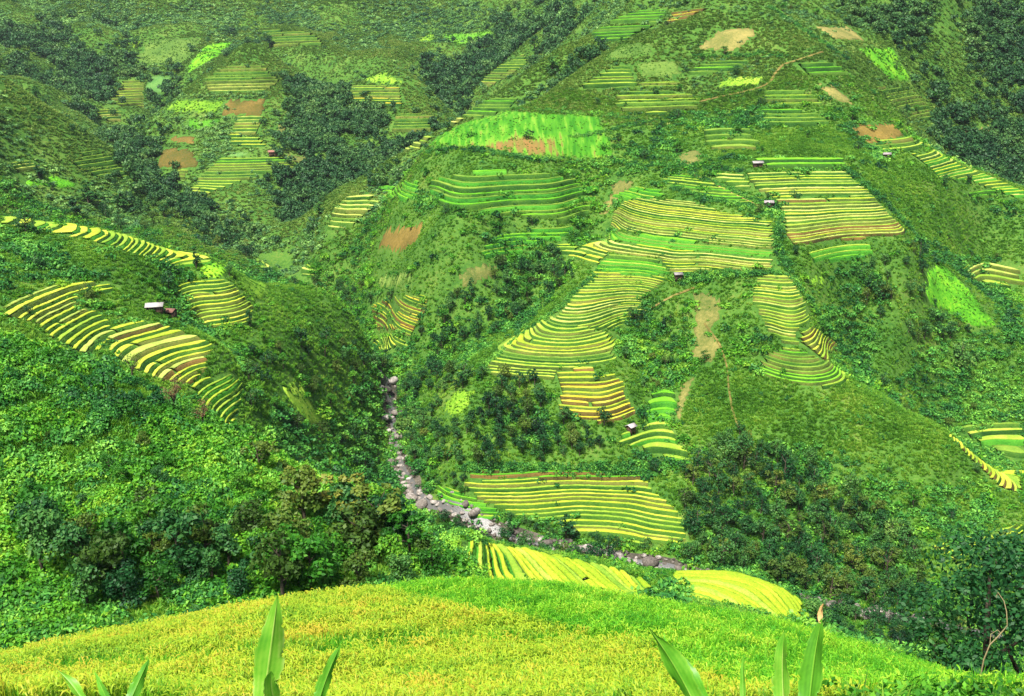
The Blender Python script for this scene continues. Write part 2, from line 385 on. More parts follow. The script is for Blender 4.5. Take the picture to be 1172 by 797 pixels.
# terraces
def bank(n, a, b, c): M[n] = earth_mat(n, [(.28, a), (.48, b), (.72, c)], 1.3, bump=.9, stretch=(1, 1, 1.6))
bank('weedy_bank', (.008, .045, .006), (.028, .095, .010), (.075, .16, .018))
bank('olive_bank', (0.025, 0.052, 0.009), (0.069, 0.115, 0.016), (0.161, 0.161, 0.035))
bank('earth_bank', (.035, .04, .010), (.10, .075, .018), (.19, .115, .032))
bank('green_bank', (0.014, 0.092, 0.009), (0.040, 0.196, 0.014), (0.092, 0.300, 0.023))
def rice(n, a, b, c): M[n] = earth_mat(n, [(.25, a), (.5, b), (.75, c)], 1.6, bump=.8)
rice('rice_yellow', (.18, .28, .016), (.34, .43, .030), (.53, .56, .075))
rice('rice_lime', (.11, .24, .018), (.23, .36, .03), (.39, .48, .065))
rice('rice_green', (.05, .22, .01), (.11, .34, .014), (.20, .44, .025))
rice('rice_amber', (.30, .26, .014), (.48, .42, .028), (.62, .54, .07))
rice('rice_pale', (.17, .27, .04), (.32, .40, .07), (.50, .54, .13))
rice('rice_bright', (.15, .27, .012), (.28, .39, .018), (.44, .51, .04))
rice('rice_mossy', (.06, .16, .014), (.13, .24, .025), (.22, .33, .04))
# fields and ground
def fld(n, a, b, c, sc=.7, st=(1, 1, 1)): M[n] = earth_mat(n, [(.30, a), (.5, b), (.70, c)], sc, detail=9, bump=1.0, stretch=st)
fld('field_green', (.03, .14, .008), (.075, .24, .014), (.15, .33, .03))
fld('field_lime', (.06, .17, .008), (.15, .30, .018), (.28, .40, .045))
fld('field_tan', (.06, .10, .018), (.15, .155, .04), (.27, .23, .07))
fld('field_rust', (.05, .07, .010), (.115, .088, .018), (.20, .14, .032))
fld('field_olive', (.045, .11, .016), (.10, .18, .028), (.18, .25, .05))
fld('field_teal', (.035, .12, .025), (.075, .19, .04), (.14, .26, .06))
fld('field_fresh', (.025, .12, .006), (.075, .29, .010), (.22, .44, .02))
fld('soil_path', (.10, .09, .022), (.18, .145, .04), (.30, .245, .085))
# ------------------------------------------------------------------ terrain
def build_terrain():
    X = GA[:, None] * GY[None]; Y = np.broadcast_to(GY[None], X.shape); Zz = GW * GY[None]
    V = np.stack([X, Y, Zz], -1).reshape(-1, 3)
    i, j = np.meshgrid(np.arange(NA - 1), np.arange(NL - 1), indexing='ij')
    a = (i * NL + j).ravel()
    F = np.stack([a, a + NL, a + NL + 1, a + 1], 1)
    m = earth_mat('hillside_soil', [(.28, (.010, .046, .006)), (.48, (.030, .10, .012)), (.66, (.070, .16, .020)), (.85, (.15, .18, .04))], .55, detail=9, bump=1.0)
    o = obj('terrain', mesh_data('terrain', V, F, m, smooth=True))
    tag(o, 'steep green hillsides folding down to the narrow stream valley', 'hillside', kind='structure')
build_terrain()

TUFTS = []
HALF = []          # neglected rows, half grown over
EXCL = []          # world outlines where no wild growth is scattered

def ribbon(pts, width, lift, ncross=5, step=3.0, wob=.0, seed=1):
    """a strip draped on the ground along a world polyline"""
    pts = np.asarray(pts, float)
    seg = np.hypot(*np.diff(pts, axis=0).T); s = np.concatenate([[0], np.cumsum(seg)])
    n = max(2, int(s[-1] / step)); t = np.linspace(0, s[-1], n)
    c = np.stack([np.interp(t, s, pts[:, 0]), np.interp(t, s, pts[:, 1])], 1)
    for _ in range(2): c[1:-1] = (c[:-2] + 2 * c[1:-1] + c[2:]) / 4
    d = np.gradient(c, axis=0); d /= np.linalg.norm(d, axis=1, keepdims=True) + 1e-9
    nrm = np.stack([-d[:, 1], d[:, 0]], 1)
    off = np.linspace(-.5, .5, ncross)
    w = width * (1 + wob * vnoise(t / 13.0, t * 0 + seed, seed))
    G = c[:, None, :] + nrm[:, None, :] * (off[None, :, None] * w[:, None, None])
    zz = ground(G[..., 0], G[..., 1]) + lift - .25 * lift * (2 * off[None]) ** 2
    V = np.concatenate([G, zz[..., None]], -1).reshape(-1, 3)
    i, j = np.meshgrid(np.arange(n - 1), np.arange(ncross - 1), indexing='ij')
    a = (i * ncross + j).ravel()
    F = np.stack([a, a + ncross, a + ncross + 1, a + 1], 1)
    outl = np.concatenate([G[:, 0], G[::-1, -1]])
    return V, F, outl, c

# ------------------------------------------------------------------ terraced fields
def mean_dir(poly):
    x = np.linspace(poly[:, 0].min(), poly[:, 0].max(), 24); y = np.linspace(poly[:, 1].min(), poly[:, 1].max(), 24)
    X, Y = np.meshgrid(x, y); m = inside(poly, X, Y)
    if m.sum() < 3: m[:] = True
    X, Y = X[m], Y[m]; e = 4.0
    g = np.array([(ground(X + e, Y) - ground(X - e, Y)).mean(), (ground(X, Y + e) - ground(X, Y - e)).mean()])
    return g / (np.linalg.norm(g) + 1e-9)

def terrace(label, uv, lay, h, rices, banks, group, ds=1.6, riceh=.40, broken=.12, phase=None, t=None, gap=0.0):
    poly = outline(uv, lay)
    (HALF if any(w in label for w in ('faint', 'mossy', 'overgrown')) else EXCL).append(poly)
    t = mean_dir(poly) if t is None else np.array(t) / np.linalg.norm(t)
    s = np.array([t[1], -t[0]])
    ps, pt = poly @ s, poly @ t
    S = np.arange(ps.min() - ds, ps.max() + ds, ds)
    T = np.arange(pt.min() - 9, pt.max() + 9, .35)
    X = S[:, None] * s[0] + T[None] * t[0]; Y = S[:, None] * s[1] + T[None] * t[1]
    Zs = np.maximum.accumulate(ground(X, Y), axis=1) + np.arange(len(T))[None] * 1e-5
    zin = ground(poly[:, 0], poly[:, 1])
    z0 = math.floor(zin.min() / h) * h - h + (phase or 0)
    lev = np.arange(z0, zin.max() + 2 * h, h)
    lev = lev + np.random.default_rng(len(label) * 7 + len(uv)).uniform(-.21, .21, len(lev)) * h      # no two steps alike
    TK = np.stack([np.interp(lev, z, T, left=np.nan, right=np.nan) for z in Zs])   # (S, K)
    cen = poly.mean(0)
    cz = float(ground(cen[0], cen[1]))
    root = empty('rice_terraces', (cen[0], cen[1], cz))
    tag(root, label, 'rice terraces', group, 'thing')
    rnd = random.Random(hash(label) % 99991 if False else sum(map(ord, label)))
    cnt = 0
    for k in range(len(lev) - 1):
        a, b = TK[:, k], TK[:, k + 1]
        mid = (a + b) / 2
        ok = ~(np.isnan(a) | np.isnan(b)) & ((b - a) < 24) & ((b - a) > .5)
        mm = np.where(ok, mid, 0)
        ok &= inside(poly, S * s[0] + mm * t[0], S * s[1] + mm * t[1])
        runs = []; st = None
        for i in range(len(S) + 1):
            if i < len(S) and ok[i]:
                if st is None: st = i
            else:
                if st is not None and i - st >= 4: runs.append([st, i])
                st = None
        cut = []
        for r in runs:
            if rnd.random() < broken and r[1] - r[0] > 16:
                c = rnd.randint(r[0] + 6, r[1] - 6); cut += [[r[0], c], [c, r[1]]]
            else: cut.append(r)
        for (i0, i1) in cut:
            sl = np.arange(i0, i1); n = len(sl)
            av, bv, sv = a[sl], b[sl], S[sl]
            w = bv - av
            zl = lev[k]; hh = lev[k + 1] - lev[k]
            def pt3(off, z, wob=0.0):
                tt = off + (rnd_n(n) * wob)
                return np.stack([sv * s[0] + tt * t[0] - cen[0], sv * s[1] + tt * t[1] - cen[1], z + np.zeros(n) - cz], 1)
            r = np.minimum(.33 * w, 1.1)
            bank = [pt3(av - .15, zl - .5), pt3(av, zl + .03, .05), pt3(av + r * .55, zl + hh * .62, .09), pt3(av + r, zl + hh, .05), pt3(bv + .02, zl + hh), pt3(bv + .05, zl + hh - .6)]
            me = grid_mesh('terrace_step', bank, M[rnd.choice(banks)])
            bo = obj('terrace_step', me, root)
            hr = riceh * min(h, 1.6) * rnd.uniform(.85, 1.15)
            zt = zl + hh
            # the crop narrows to a tuft at either end
            en = np.clip(np.minimum(np.arange(n), np.arange(n)[::-1]) / 1.5, .25, 1)
            j = lambda q: rnd_n(n) * q
            f0, f1 = av + r + .06, bv - .12 - gap * w
            f1 = np.maximum(f1, f0 + .3)
            ww = f1 - f0
            top = (zt + hr * en)
            rc = [pt3(f0, zt + .01), pt3(f0 - .05, zt + hr * .6 * en + j(.05), .05), pt3(f0 + .14, top * 1 + j(.06), .06), pt3(f0 + ww * .4, top + .04 + j(.08)),
                  pt3(f0 + ww * .75, top + .02 + j(.08)), pt3(f1 - .08, top - .05 + j(.06), .05), pt3(f1, zt + .01)]
            me2 = grid_mesh('rice_strip', rc, M[rnd.choice(rices)])
            obj('rice_strip', me2, bo)
            cnt += 1
    return root, cnt
def rnd_n(n): return RNG.normal(0, 1, n)
def grid_mesh(name, rows, mat):
    V = np.stack(rows, 1)                 # (n, m, 3)
    n, m = V.shape[:2]
    i, j = np.meshgrid(np.arange(n - 1), np.arange(m - 1), indexing='ij')
    a = (i * m + j).ravel()
    F = np.stack([a, a + m, a + m + 1, a + 1], 1)[:, ::-1]
    e0 = np.arange(m)[None]; e1 = ((n - 1) * m + np.arange(m))[None][:, ::-1]
    return mesh_data(name, V.reshape(-1, 3), [F, e0, e1], mat)

BR = 'rice_bright'
Y_, L_, G_, A_, PA, MO = 'rice_yellow', 'rice_lime', 'rice_green', 'rice_amber', 'rice_pale', 'rice_mossy'
WB, OB, EB, GB = 'weedy_bank', 'olive_bank', 'earth_bank', 'green_bank'
SPG = 'yellow terraced fields on the left spur'
MMG = 'terraced fields on the great slope across the stream'
UPG = 'terraced fields high on the mountain'
FRG = 'terraced fields on the far hills'
NOG = 'terraced fields on the nose above the stream'
N_STEPS = 0
for args in [
    # left spur
    ('long thin lime terraces running along the crest of the left spur', [(4, 247), (60, 255), (110, 262), (160, 274), (200, 286), (243, 294), (236, 304), (205, 309), (170, 298), (115, 280), (65, 268), (4, 258)], 'spur', .95, [L_, L_, Y_], [WB, GB], SPG),
    ('broad curving yellow terraces at the left edge, below the bushy spur slope', [(6, 346), (60, 328), (128, 323), (130, 332), (90, 340), (93, 354), (110, 358), (126, 370), (134, 382), (105, 410), (60, 390), (38, 370), (6, 366)], 'spur', 1.08, [Y_, Y_, L_, PA], [WB, WB, OB], SPG),
    ('yellow terraces fanning out below the white roofed farmhouse', [(127, 381), (137, 367), (190, 372), (213, 383), (252, 398), (236, 408), (237, 424), (215, 442), (190, 438), (165, 430), (126, 408)], 'spur', 1.05, [Y_, Y_, A_, PA], [WB, OB, EB], SPG),
    ('steep stack of narrow yellow terraces ending above the left bank trees', [(221, 440), (262, 429), (280, 441), (277, 460), (265, 498), (251, 494), (247, 478), (224, 458)], 'spur', 1.35, [Y_, L_, L_], [WB, GB], SPG),
    ('compact block of golden terraces right of the white roofed farmhouse', [(203, 325), (255, 319), (270, 329), (291, 352), (287, 372), (236, 378), (222, 362), (203, 345)], 'spur', 1.15, [Y_, Y_, L_], [WB, OB], SPG),
    # nose above the stream
    ('bright yellow terraced nose with steps running downhill, nearest above the stream', [(510, 611), (540, 622), (590, 630), (640, 640), (700, 652), (738, 666), (748, 681), (700, 690), (640, 688), (590, 684), (556, 676)], 'nose', 1.25, [BR, BR, L_], [WB, GB], NOG),
    ('rounded lime terraced knob right of the yellow nose, by the stream', [(768, 658), (840, 659), (890, 674), (916, 690), (924, 710), (895, 712), (860, 700), (810, 692), (780, 684), (770, 668)], 'nose', 1.25, [BR, L_, BR], [WB, GB], NOG),
    # great slope
    ('wide flat yellow terraces on the valley floor beside the stream', [(528, 553), (600, 549), (742, 552), (748, 562), (770, 580), (787, 600), (788, 622), (735, 627), (690, 618), (640, 606), (585, 590), (545, 571)], 'mount', 1.15, [Y_, L_, L_, Y_], [OB, WB, WB], MMG),
    ('deep green strips along the top of the valley floor terraces', [(538, 540), (625, 540), (742, 545), (744, 551), (620, 548), (530, 550)], 'mount', 1.2, [G_], [EB], MMG),
    ('vivid green strips at the stream end of the valley floor terraces', [(498, 556), (520, 560), (548, 574), (584, 592), (560, 600), (528, 588), (502, 572)], 'mount', 1.2, [G_, G_, L_], [GB, WB], MMG),
    ('amber terraces with bare brown banks at the foot of the great slope', [(638, 426), (680, 421), (684, 432), (708, 430), (714, 440), (717, 455), (725, 466), (729, 476), (700, 485), (655, 481), (637, 472), (640, 447), (636, 434)], 'mount', 1.25, [A_, A_, Y_], [EB, OB, EB], MMG),
    ('fine striped green and yellow terraces with a slanting left edge, above the amber steps', [(618, 367), (668, 374), (705, 382), (708, 395), (707, 414), (680, 420), (640, 424), (637, 436), (600, 434), (562, 430), (557, 420), (576, 392), (596, 380)], 'mount', 0.95, [L_, L_, Y_, MO], [WB, OB], MMG),
    ('closely striped terraces narrowing downhill below the small white roofed hut', [(676, 312), (748, 317), (772, 316), (752, 330), (737, 342), (736, 350), (743, 360), (718, 369), (704, 379), (640, 373), (618, 366), (644, 355), (655, 338), (669, 324)], 'mount', 0.92, [L_, Y_, L_, PA], [WB, OB], MMG),
    ('rounded green steps beside the little hut at the foot of the slope', [(748, 450), (775, 448), (773, 470), (769, 490), (776, 502), (792, 530), (770, 528), (735, 516), (705, 508), (710, 499), (735, 494), (740, 485), (738, 470)], 'mount', 1.75, [G_, L_, L_, G_], [WB, GB], MMG),
    ('pale finely lined terraces filling the middle of the great slope', [(715, 231), (730, 228), (760, 229), (790, 231), (826, 243), (860, 250), (884, 254), (887, 286), (840, 281), (802, 277), (745, 269), (678, 261), (698, 246)], 'mount', 0.88, [L_, PA, Y_, PA], [WB, OB], MMG),
    ('solid green band crossing the middle of the great slope', [(678, 263), (745, 271), (802, 279), (887, 288), (886, 297), (800, 288), (740, 281), (672, 273)], 'mount', 1.1, [G_, MO], [GB], MMG),
    ('pale striped terraces below the solid green band', [(672, 274), (740, 282), (800, 289), (886, 298), (885, 311), (840, 309), (800, 311), (770, 314), (758, 302), (755, 297), (697, 290), (688, 300), (662, 286)], 'mount', 0.9, [L_, PA, Y_], [WB, OB], MMG),
    ('small lobe of bright yellow terraces hanging over the wooded gully', [(633, 284), (648, 274), (661, 284), (690, 297), (684, 304), (655, 296)], 'mount', 1.3, [Y_, L_], [WB], MMG),
    ('green rows with a brown threshing patch above the white roofed hut', [(697, 292), (755, 299), (757, 303), (768, 314), (748, 316), (677, 311)], 'mount', 1.1, [G_, MO, L_], [GB, WB], MMG),
    ('triangle of terraces between the hedge and the slanting path', [(757, 206), (775, 197), (800, 207), (832, 216), (850, 224), (868, 234), (835, 232), (805, 227), (790, 221), (765, 213)], 'mount', 1.0, [L_, PA, G_], [WB], MMG),
    ('small green rows at the top left corner of the pale terraces', [(700, 224), (729, 214), (755, 218), (762, 226), (716, 230)], 'mount', 1.3, [G_, L_], [GB], MMG),
    ('dark green rows above the striped right hand block', [(862, 184), (965, 179), (968, 194), (880, 194)], 'mount', 1.9, [MO, G_], [WB, GB], MMG),
    ('yellow and brown striped terraces, upper half of the right hand block', [(852, 200), (967, 197), (998, 222), (886, 229), (864, 216)], 'mount', 1.15, [Y_, PA, L_], [OB, WB], MMG),
    ('brown banked terraces, lower half of the right hand block', [(886, 231), (999, 224), (1017, 245), (1042, 270), (960, 275), (905, 282), (899, 272), (894, 250)], 'mount', 1.15, [Y_, PA, PA, L_], [OB, EB, WB], MMG),
    ('short rows left of the striped right hand block, above the hedge', [(808, 199), (850, 200), (862, 215), (868, 226), (845, 217), (825, 208)], 'mount', 1.4, [L_, PA], [WB], MMG),
    ('curving green rows under the striped right hand block', [(922, 291), (960, 281), (997, 280), (1003, 292), (960, 300), (930, 299)], 'mount', 1.9, [G_, L_], [GB, WB], MMG),
    ('tongue of narrow striped terraces coming down the grassy spur', [(868, 316), (904, 315), (915, 333), (925, 352), (927, 366), (912, 384), (917, 397), (900, 397), (876, 377), (864, 352), (858, 340)], 'mount', 1.05, [L_, Y_, PA, L_], [WB, OB], MMG),
    ('wavy yellow steps bending over the crest of the grassy spur', [(919, 397), (914, 386), (926, 374), (938, 380), (950, 388), (961, 395), (948, 404), (952, 418), (940, 411)], 'mount', 1.35, [Y_, L_], [EB, OB], MMG),
    ('fan of green terraces like a shell on the end of the grassy spur', [(870, 402), (893, 399), (920, 402), (944, 413), (958, 421), (973, 431), (976, 439), (945, 445), (900, 439), (865, 425)], 'mount', 1.1, [G_, L_, MO], [WB, OB], MMG),
    ('yellow ladder of terraces on the right hand spur crest', [(1082, 497), (1096, 494), (1130, 517), (1168, 538), (1168, 566), (1145, 559), (1120, 535)], (340, 394), 1.15, [Y_, Y_, L_], [EB, WB], MMG),
    ('green curving terraces in the gully at the right edge', [(1094, 493), (1150, 483), (1172, 486), (1172, 534), (1132, 515)], (385, 470), 2.0, [G_, L_, MO], [GB, WB], MMG),
    ('three yellow edged terraces low down at the right edge, over the dark wood', [(1066, 625), (1110, 616), (1172, 598), (1172, 612), (1130, 624), (1095, 642), (1070, 634)], (285, 420), .8, [Y_, L_], [WB, OB], MMG),
    ('broad yellow terraces high at the right edge, above the bright lawn', [(1090, 306), (1172, 298), (1172, 332), (1120, 324)], (520, 600), 2.1, [L_, Y_, PA], [WB, OB], MMG),
    ('slanting yellow terraces falling to the right edge, below the rust field', [(1043, 178), (1075, 175), (1100, 191), (1125, 199), (1172, 220), (1172, 232), (1125, 214), (1110, 207), (1075, 205), (1060, 190)], 'mount', 1.4, [Y_, L_, PA], [WB, GB], MMG),
    ('thin green rows just below the rust coloured field', [(996, 166), (1035, 157), (1070, 166), (1050, 173), (1010, 176)], 'mount', 1.7, [MO, L_], [WB, OB], MMG),
    ('small green rows in the bushes below the slanting yellow terraces', [(1105, 222), (1140, 219), (1142, 228), (1112, 228)], 'mount', 1.9, [G_], [WB], MMG),
    ('square of dull striped terraces on the left bank of the wooded gully', [(440, 342), (491, 339), (488, 358), (470, 386), (430, 373), (424, 352)], 'mount', 1.3, [Y_, A_, L_], [OB, EB, WB], MMG),
    ('little yellow horseshoe of terraces above the head of the stream', [(424, 391), (442, 383), (460, 389), (474, 402), (450, 409)], 'mount', 1.5, [Y_, L_], [WB], MMG),
    ('bluish terraces at the far foot of the mountain, beyond the left spur', [(286, 291), (335, 289), (332, 308), (300, 312)], (560, 760), 2.0, [MO, PA], [WB], MMG),
    ('pale steps in the trees at the far foot of the mountain', [(328, 320), (345, 307), (369, 309), (357, 326)], (560, 760), 2.0, [PA, L_], [WB], MMG),
    ('overgrown faint green rows across the bushy slope under the long green field', [(486, 205), (560, 196), (640, 202), (688, 214), (676, 248), (640, 256), (560, 244), (500, 240)], 'mount', 2.3, [MO, G_, MO], [WB, GB], UPG),
    ('faint mossy rows on the slope between the dirt track and the long green field', [(705, 108), (760, 104), (800, 112), (800, 128), (740, 132), (700, 124)], 'mount', 2.3, [MO, MO, L_], [WB, OB], UPG),
    ('mossy rows on the left flank of the mountain, above the rust and green plot', [(384, 236), (420, 214), (436, 232), (404, 262), (372, 268)], (560, 760), 2.4, [MO, PA], [WB, OB], UPG),
    ('faint rows under the crest of the triangular hill', [(232, 92), (262, 76), (300, 76), (322, 92), (306, 106), (240, 108)], (850, 1150), 2.6, [MO, MO, PA], [WB, OB], FRG),
    ('faint rows along the foot of the second left spur', [(100, 168), (132, 182), (150, 204), (112, 206), (82, 190)], (600, 780), 2.4, [MO, MO], [WB], FRG),
    ('faint overgrown rows on the bushes right of the dirt track', [(872, 104), (925, 106), (948, 122), (905, 124), (868, 118)], 'mount', 2.2, [MO, MO, L_], [WB, OB], UPG),
    ('faint rows on the grassy slope above the white roofed upper hut', [(800, 150), (860, 148), (872, 170), (812, 174)], 'mount', 2.2, [MO, MO], [WB, OB], UPG),
    ('faint mossy rows below the bright green square field', [(1000, 100), (1046, 104), (1076, 138), (1040, 138)], (560, 760), 2.2, [MO, MO], [WB, OB], UPG),
    ('mossy rows under the tan summit plot with the green margin', [(712, 100), (760, 92), (790, 98), (760, 103)], (560, 760), 2.0, [MO, L_], [WB, OB], UPG),
    ('faint mossy rows along the top of the far valley', [(300, 36), (385, 36), (372, 52), (312, 54)], (1050, 1600), 3.0, [MO, MO], [WB, OB], FRG),
    ('faint mossy rows on the right flank of the low round knob', [(452, 128), (500, 134), (492, 152), (446, 150)], (780, 1100), 2.4, [MO, MO], [WB, OB], FRG),
    # high on the mountain
    ('narrow striped terraces on the left shoulder below the long green field', [(446, 178), (468, 154), (499, 155), (483, 171)], (640, 800), 2.0, [PA, L_], [OB, WB], UPG),
    ('dull yellow rows on the left shoulder above a hedge', [(471, 150), (495, 137), (532, 138), (504, 151)], (640, 800), 2.0, [MO, PA], [WB, OB], UPG),
    ('dark green rows stepping up the left skyline of the mountain', [(514, 133), (543, 114), (595, 111), (586, 127), (548, 136)], (640, 800), 2.2, [MO, G_], [WB], UPG),
    ('green contour rows under the top of the left skyline', [(676, 39), (692, 31), (747, 31), (716, 48), (683, 48)], (640, 850), 2.2, [G_, MO], [WB], UPG),
    ('green rows at the top edge of the picture on the skyline crest', [(692, 28), (735, 11), (768, 11), (757, 27)], (640, 850), 2.2, [G_, L_], [WB], UPG),
    ('reddish ploughed rows at the top edge, right of the crest hedge', [(769, 14), (816, 8), (782, 24), (760, 28)], (640, 850), 2.2, [MO, A_], [EB], UPG),
    ('striped rows on the rounded mound above the long green field', [(700, 76), (721, 73), (730, 90), (728, 102), (659, 103)], (560, 760), 2.0, [MO, L_], [OB, WB], UPG),
    ('lined green rows left of the dirt track bend', [(814, 71), (861, 69), (842, 81), (783, 89), (790, 80)], (560, 760), 2.0, [G_, MO], [WB], UPG),
    ('two dark green rows in the hollow of the track bend', [(905, 72), (949, 71), (976, 87), (919, 86)], (560, 760), 2.3, [G_, MO], [WB], UPG),
    ('overgrown dark rows across the mountain below the dirt track', [(861, 127), (936, 129), (957, 143), (874, 148)], 'mount', 2.0, [MO, G_], [WB], UPG),
    ('faint green rows in the bushes left of the wooded gully', [(545, 294), (570, 270), (610, 264), (660, 262), (640, 278), (612, 280), (580, 300)], 'mount', 1.8, [G_, MO], [GB], UPG),
    ('small faint rows under the left end of the long green field', [(440, 212), (480, 210), (480, 232), (440, 228)], 'mount', 1.9, [MO, G_], [GB], UPG),
    # far hills
    ('large fan of green striped rows at the foot of the triangular hill', [(253, 181), (322, 181), (348, 191), (301, 199), (240, 222), (207, 230), (228, 204)], (700, 1000), 1.8, [L_, G_, MO], [WB, OB], FRG),
    ('striped light rows half way up the triangular hill, right part', [(269, 135), (303, 135), (296, 154), (261, 154)], (700, 1100), 2.4, [PA, L_], [OB, WB], FRG),
    ('yellow lime rows half way up the triangular hill, below the striped rows', [(259, 155), (293, 157), (312, 170), (261, 166)], (700, 1100), 2.2, [L_, Y_], [WB], FRG),
    ('greenish rows under the lower brown plot', [(176, 197), (219, 196), (203, 214), (169, 214)], (700, 1000), 2.2, [MO, L_], [OB], FRG),
    ('lined green plot on the far slope left of the triangular hill', [(140, 91), (166, 93), (164, 122), (119, 124)], (900, 1500), 2.6, [MO, L_], [OB], FRG),
    ('lime rows at the foot of the far slope left of the triangular hill', [(111, 127), (145, 126), (137, 138), (100, 139)], (900, 1500), 2.4, [L_, PA], [OB, WB], FRG),
    ('rows of dull stripes on the low round knob in the far valley', [(398, 98), (460, 100), (462, 122), (402, 121)], (800, 1100), 2.2, [MO, L_, A_], [OB, WB], FRG),
    ('narrow rows on the far slope beyond the left skyline', [(541, 94), (600, 62), (606, 72), (580, 90), (560, 100)], (850, 1400), 2.4, [MO, L_], [OB, WB], FRG),
    ('few pale rows beside a lime patch at the left edge', [(6, 184), (36, 183), (50, 194), (18, 200)], (560, 800), 2.0, [PA, L_], [OB, WB], FRG),
    ]:
    big = args[3] > 1.9
    r, c = terrace(*args, ds=(2.6 if big else .8 if args[2] in ('nose', (340, 394)) else 1.4), riceh=.32, gap=(.14 if args[2] == 'nose' else 0.0))
    N_STEPS += c
    if c < 2: print('FEW STEPS', c, args[0])
print('terrace steps', N_STEPS)

# ------------------------------------------------------------------ other fields: a low crop draped on the slope
def field(name, label, uv, lay, mat, cat='crop plot', group='plots on the slopes', high=.32, cell=None, rough=.14):
    poly = outline(uv, lay)
    EXCL.append(poly)
    if mat.name.split('_')[-1] in ('green', 'lime', 'fresh', 'olive', 'field'): TUFTS.append(poly)
    c = poly.mean(0)
    D = c[1]
    cell = cell or max(1.2, D / 330)
    x = np.arange(poly[:, 0].min() - cell, poly[:, 0].max() + 2 * cell, cell); y = np.arange(poly[:, 1].min() - cell, poly[:, 1].max() + 2 * cell, cell * 1.2)
    X, Y = np.meshgrid(x, y, indexing='ij')
    m = inside(poly, X, Y)
    n = m.shape
    idx = -np.ones(n, int); idx[m] = np.arange(m.sum())
    q = m[:-1, :-1] & m[1:, :-1] & m[1:, 1:] & m[:-1, 1:]
    i, j = np.where(q)
    if len(i) < 3: print('SMALL FIELD', label); return
    used = np.unique(np.concatenate([idx[i, j], idx[i + 1, j], idx[i + 1, j + 1], idx[i, j + 1]]))
    remap = -np.ones(m.sum(), int); remap[used] = np.arange(len(used))
    px, py = X[m][used], Y[m][used]
    px = px + RNG.normal(0, cell * .3, len(px)); py = py + RNG.normal(0, cell * .3, len(py))
    pz = ground(px, py) + high + RNG.normal(0, rough, len(px))
    F = np.stack([remap[idx[i, j]], remap[idx[i + 1, j]], remap[idx[i + 1, j + 1]], remap[idx[i, j + 1]]], 1)
    # skirt: give the crop its thickness at the border
    e = {}
    for f in F:
        for a, b in ((f[0], f[1]), (f[1], f[2]), (f[2], f[3]), (f[3], f[0])):
            if (b, a) in e: del e[(b, a)]
            else: e[(a, b)] = 1
    N = len(px); low = np.stack([px, py, ground(px, py) - .7], 1)
    V = np.concatenate([np.stack([px, py, pz], 1), low])
    SK = np.array([[b, a, a + N, b + N] for a, b in e])
    cz = float(ground(c[0], c[1]))
    V = V - np.array([c[0], c[1], cz])
    o = obj(name, mesh_data(name, V, [F, SK], mat), loc=(c[0], c[1], cz))
    tag(o, label, cat, group, 'thing')
    return o

# the long green field with furrows and bare soil
def furrow_mat():
    m, nt, nd, ln = new_mat('furrowed_field')
    ge = nd.new('ShaderNodeNewGeometry')
    mp = nd.new('ShaderNodeMapping'); mp.inputs['Scale'].default_value = (.36, .05, .08); mp.inputs['Rotation'].default_value = (0, 0, .25)
    ln.new(ge.outputs['Position'], mp.inputs['Vector'])
    n1 = nd.new('ShaderNodeTexNoise'); n1.inputs['Scale'].default_value = 1.0; n1.inputs['Detail'].default_value = 4
    ln.new(mp.outputs[0], n1.inputs['Vector'])
    c = hit([(592, 168)], 'mount')[0]
    vm = nd.new('ShaderNodeVectorMath'); vm.operation = 'SUBTRACT'; vm.inputs[1].default_value = tuple(c)
    ln.new(ge.outputs['Position'], vm.inputs[0])
    v2 = nd.new('ShaderNodeVectorMath'); v2.operation = 'MULTIPLY'; v2.inputs[1].default_value = (1 / 30, 1 / 15, 0)
    ln.new(vm.outputs[0], v2.inputs[0])
    le = nd.new('ShaderNodeVectorMath'); le.operation = 'LENGTH'; ln.new(v2.outputs[0], le.inputs[0])
    a = nd.new('ShaderNodeMath'); a.operation = 'MULTIPLY_ADD'; a.inputs[1].default_value = -.30; a.inputs[2].default_value = .30
    ln.new(le.outputs['Value'], a.inputs[0])
    a2 = nd.new('ShaderNodeMath'); a2.operation = 'MAXIMUM'; a2.inputs[1].default_value = -.07; ln.new(a.outputs[0], a2.inputs[0])
    b = nd.new('ShaderNodeMath'); b.operation = 'ADD'; ln.new(n1.outputs['Fac'], b.inputs[0]); ln.new(a2.outputs[0], b.inputs[1])
    r = ramp(nd, [(.30, (.026, .145, .008)), (.46, (.058, .215, .012)), (.58, (.13, .28, .024)), (.66, (.15, .135, .03)), (.82, (.22, .125, .04))])
    ln.new(b.outputs[0], r.inputs[0])
    bs = nd.new('ShaderNodeBsdfPrincipled'); bs.inputs['Roughness'].default_value = .9; bs.inputs['Specular IOR Level'].default_value = .1
    ln.new(r.outputs[0], bs.inputs['Base Color'])
    bp = nd.new('ShaderNodeBump'); bp.inputs['Strength'].default_value = .6; bp.inputs['Distance'].default_value = .5
    ln.new(n1.outputs['Fac'], bp.inputs['Height']); ln.new(bp.outputs[0], bs.inputs['Normal'])
    o = nd.new('ShaderNodeOutputMaterial'); ln.new(bs.outputs[0], o.inputs[0])
    return m
field('crop_plot', 'long bright green field with reddish bare furrows across the mountain', [(484, 170), (510, 150), (540, 137), (585, 127), (640, 130), (686, 133), (691, 143), (700, 160), (702, 181), (665, 184), (600, 178), (560, 171), (540, 168)], 'mount', furrow_mat())
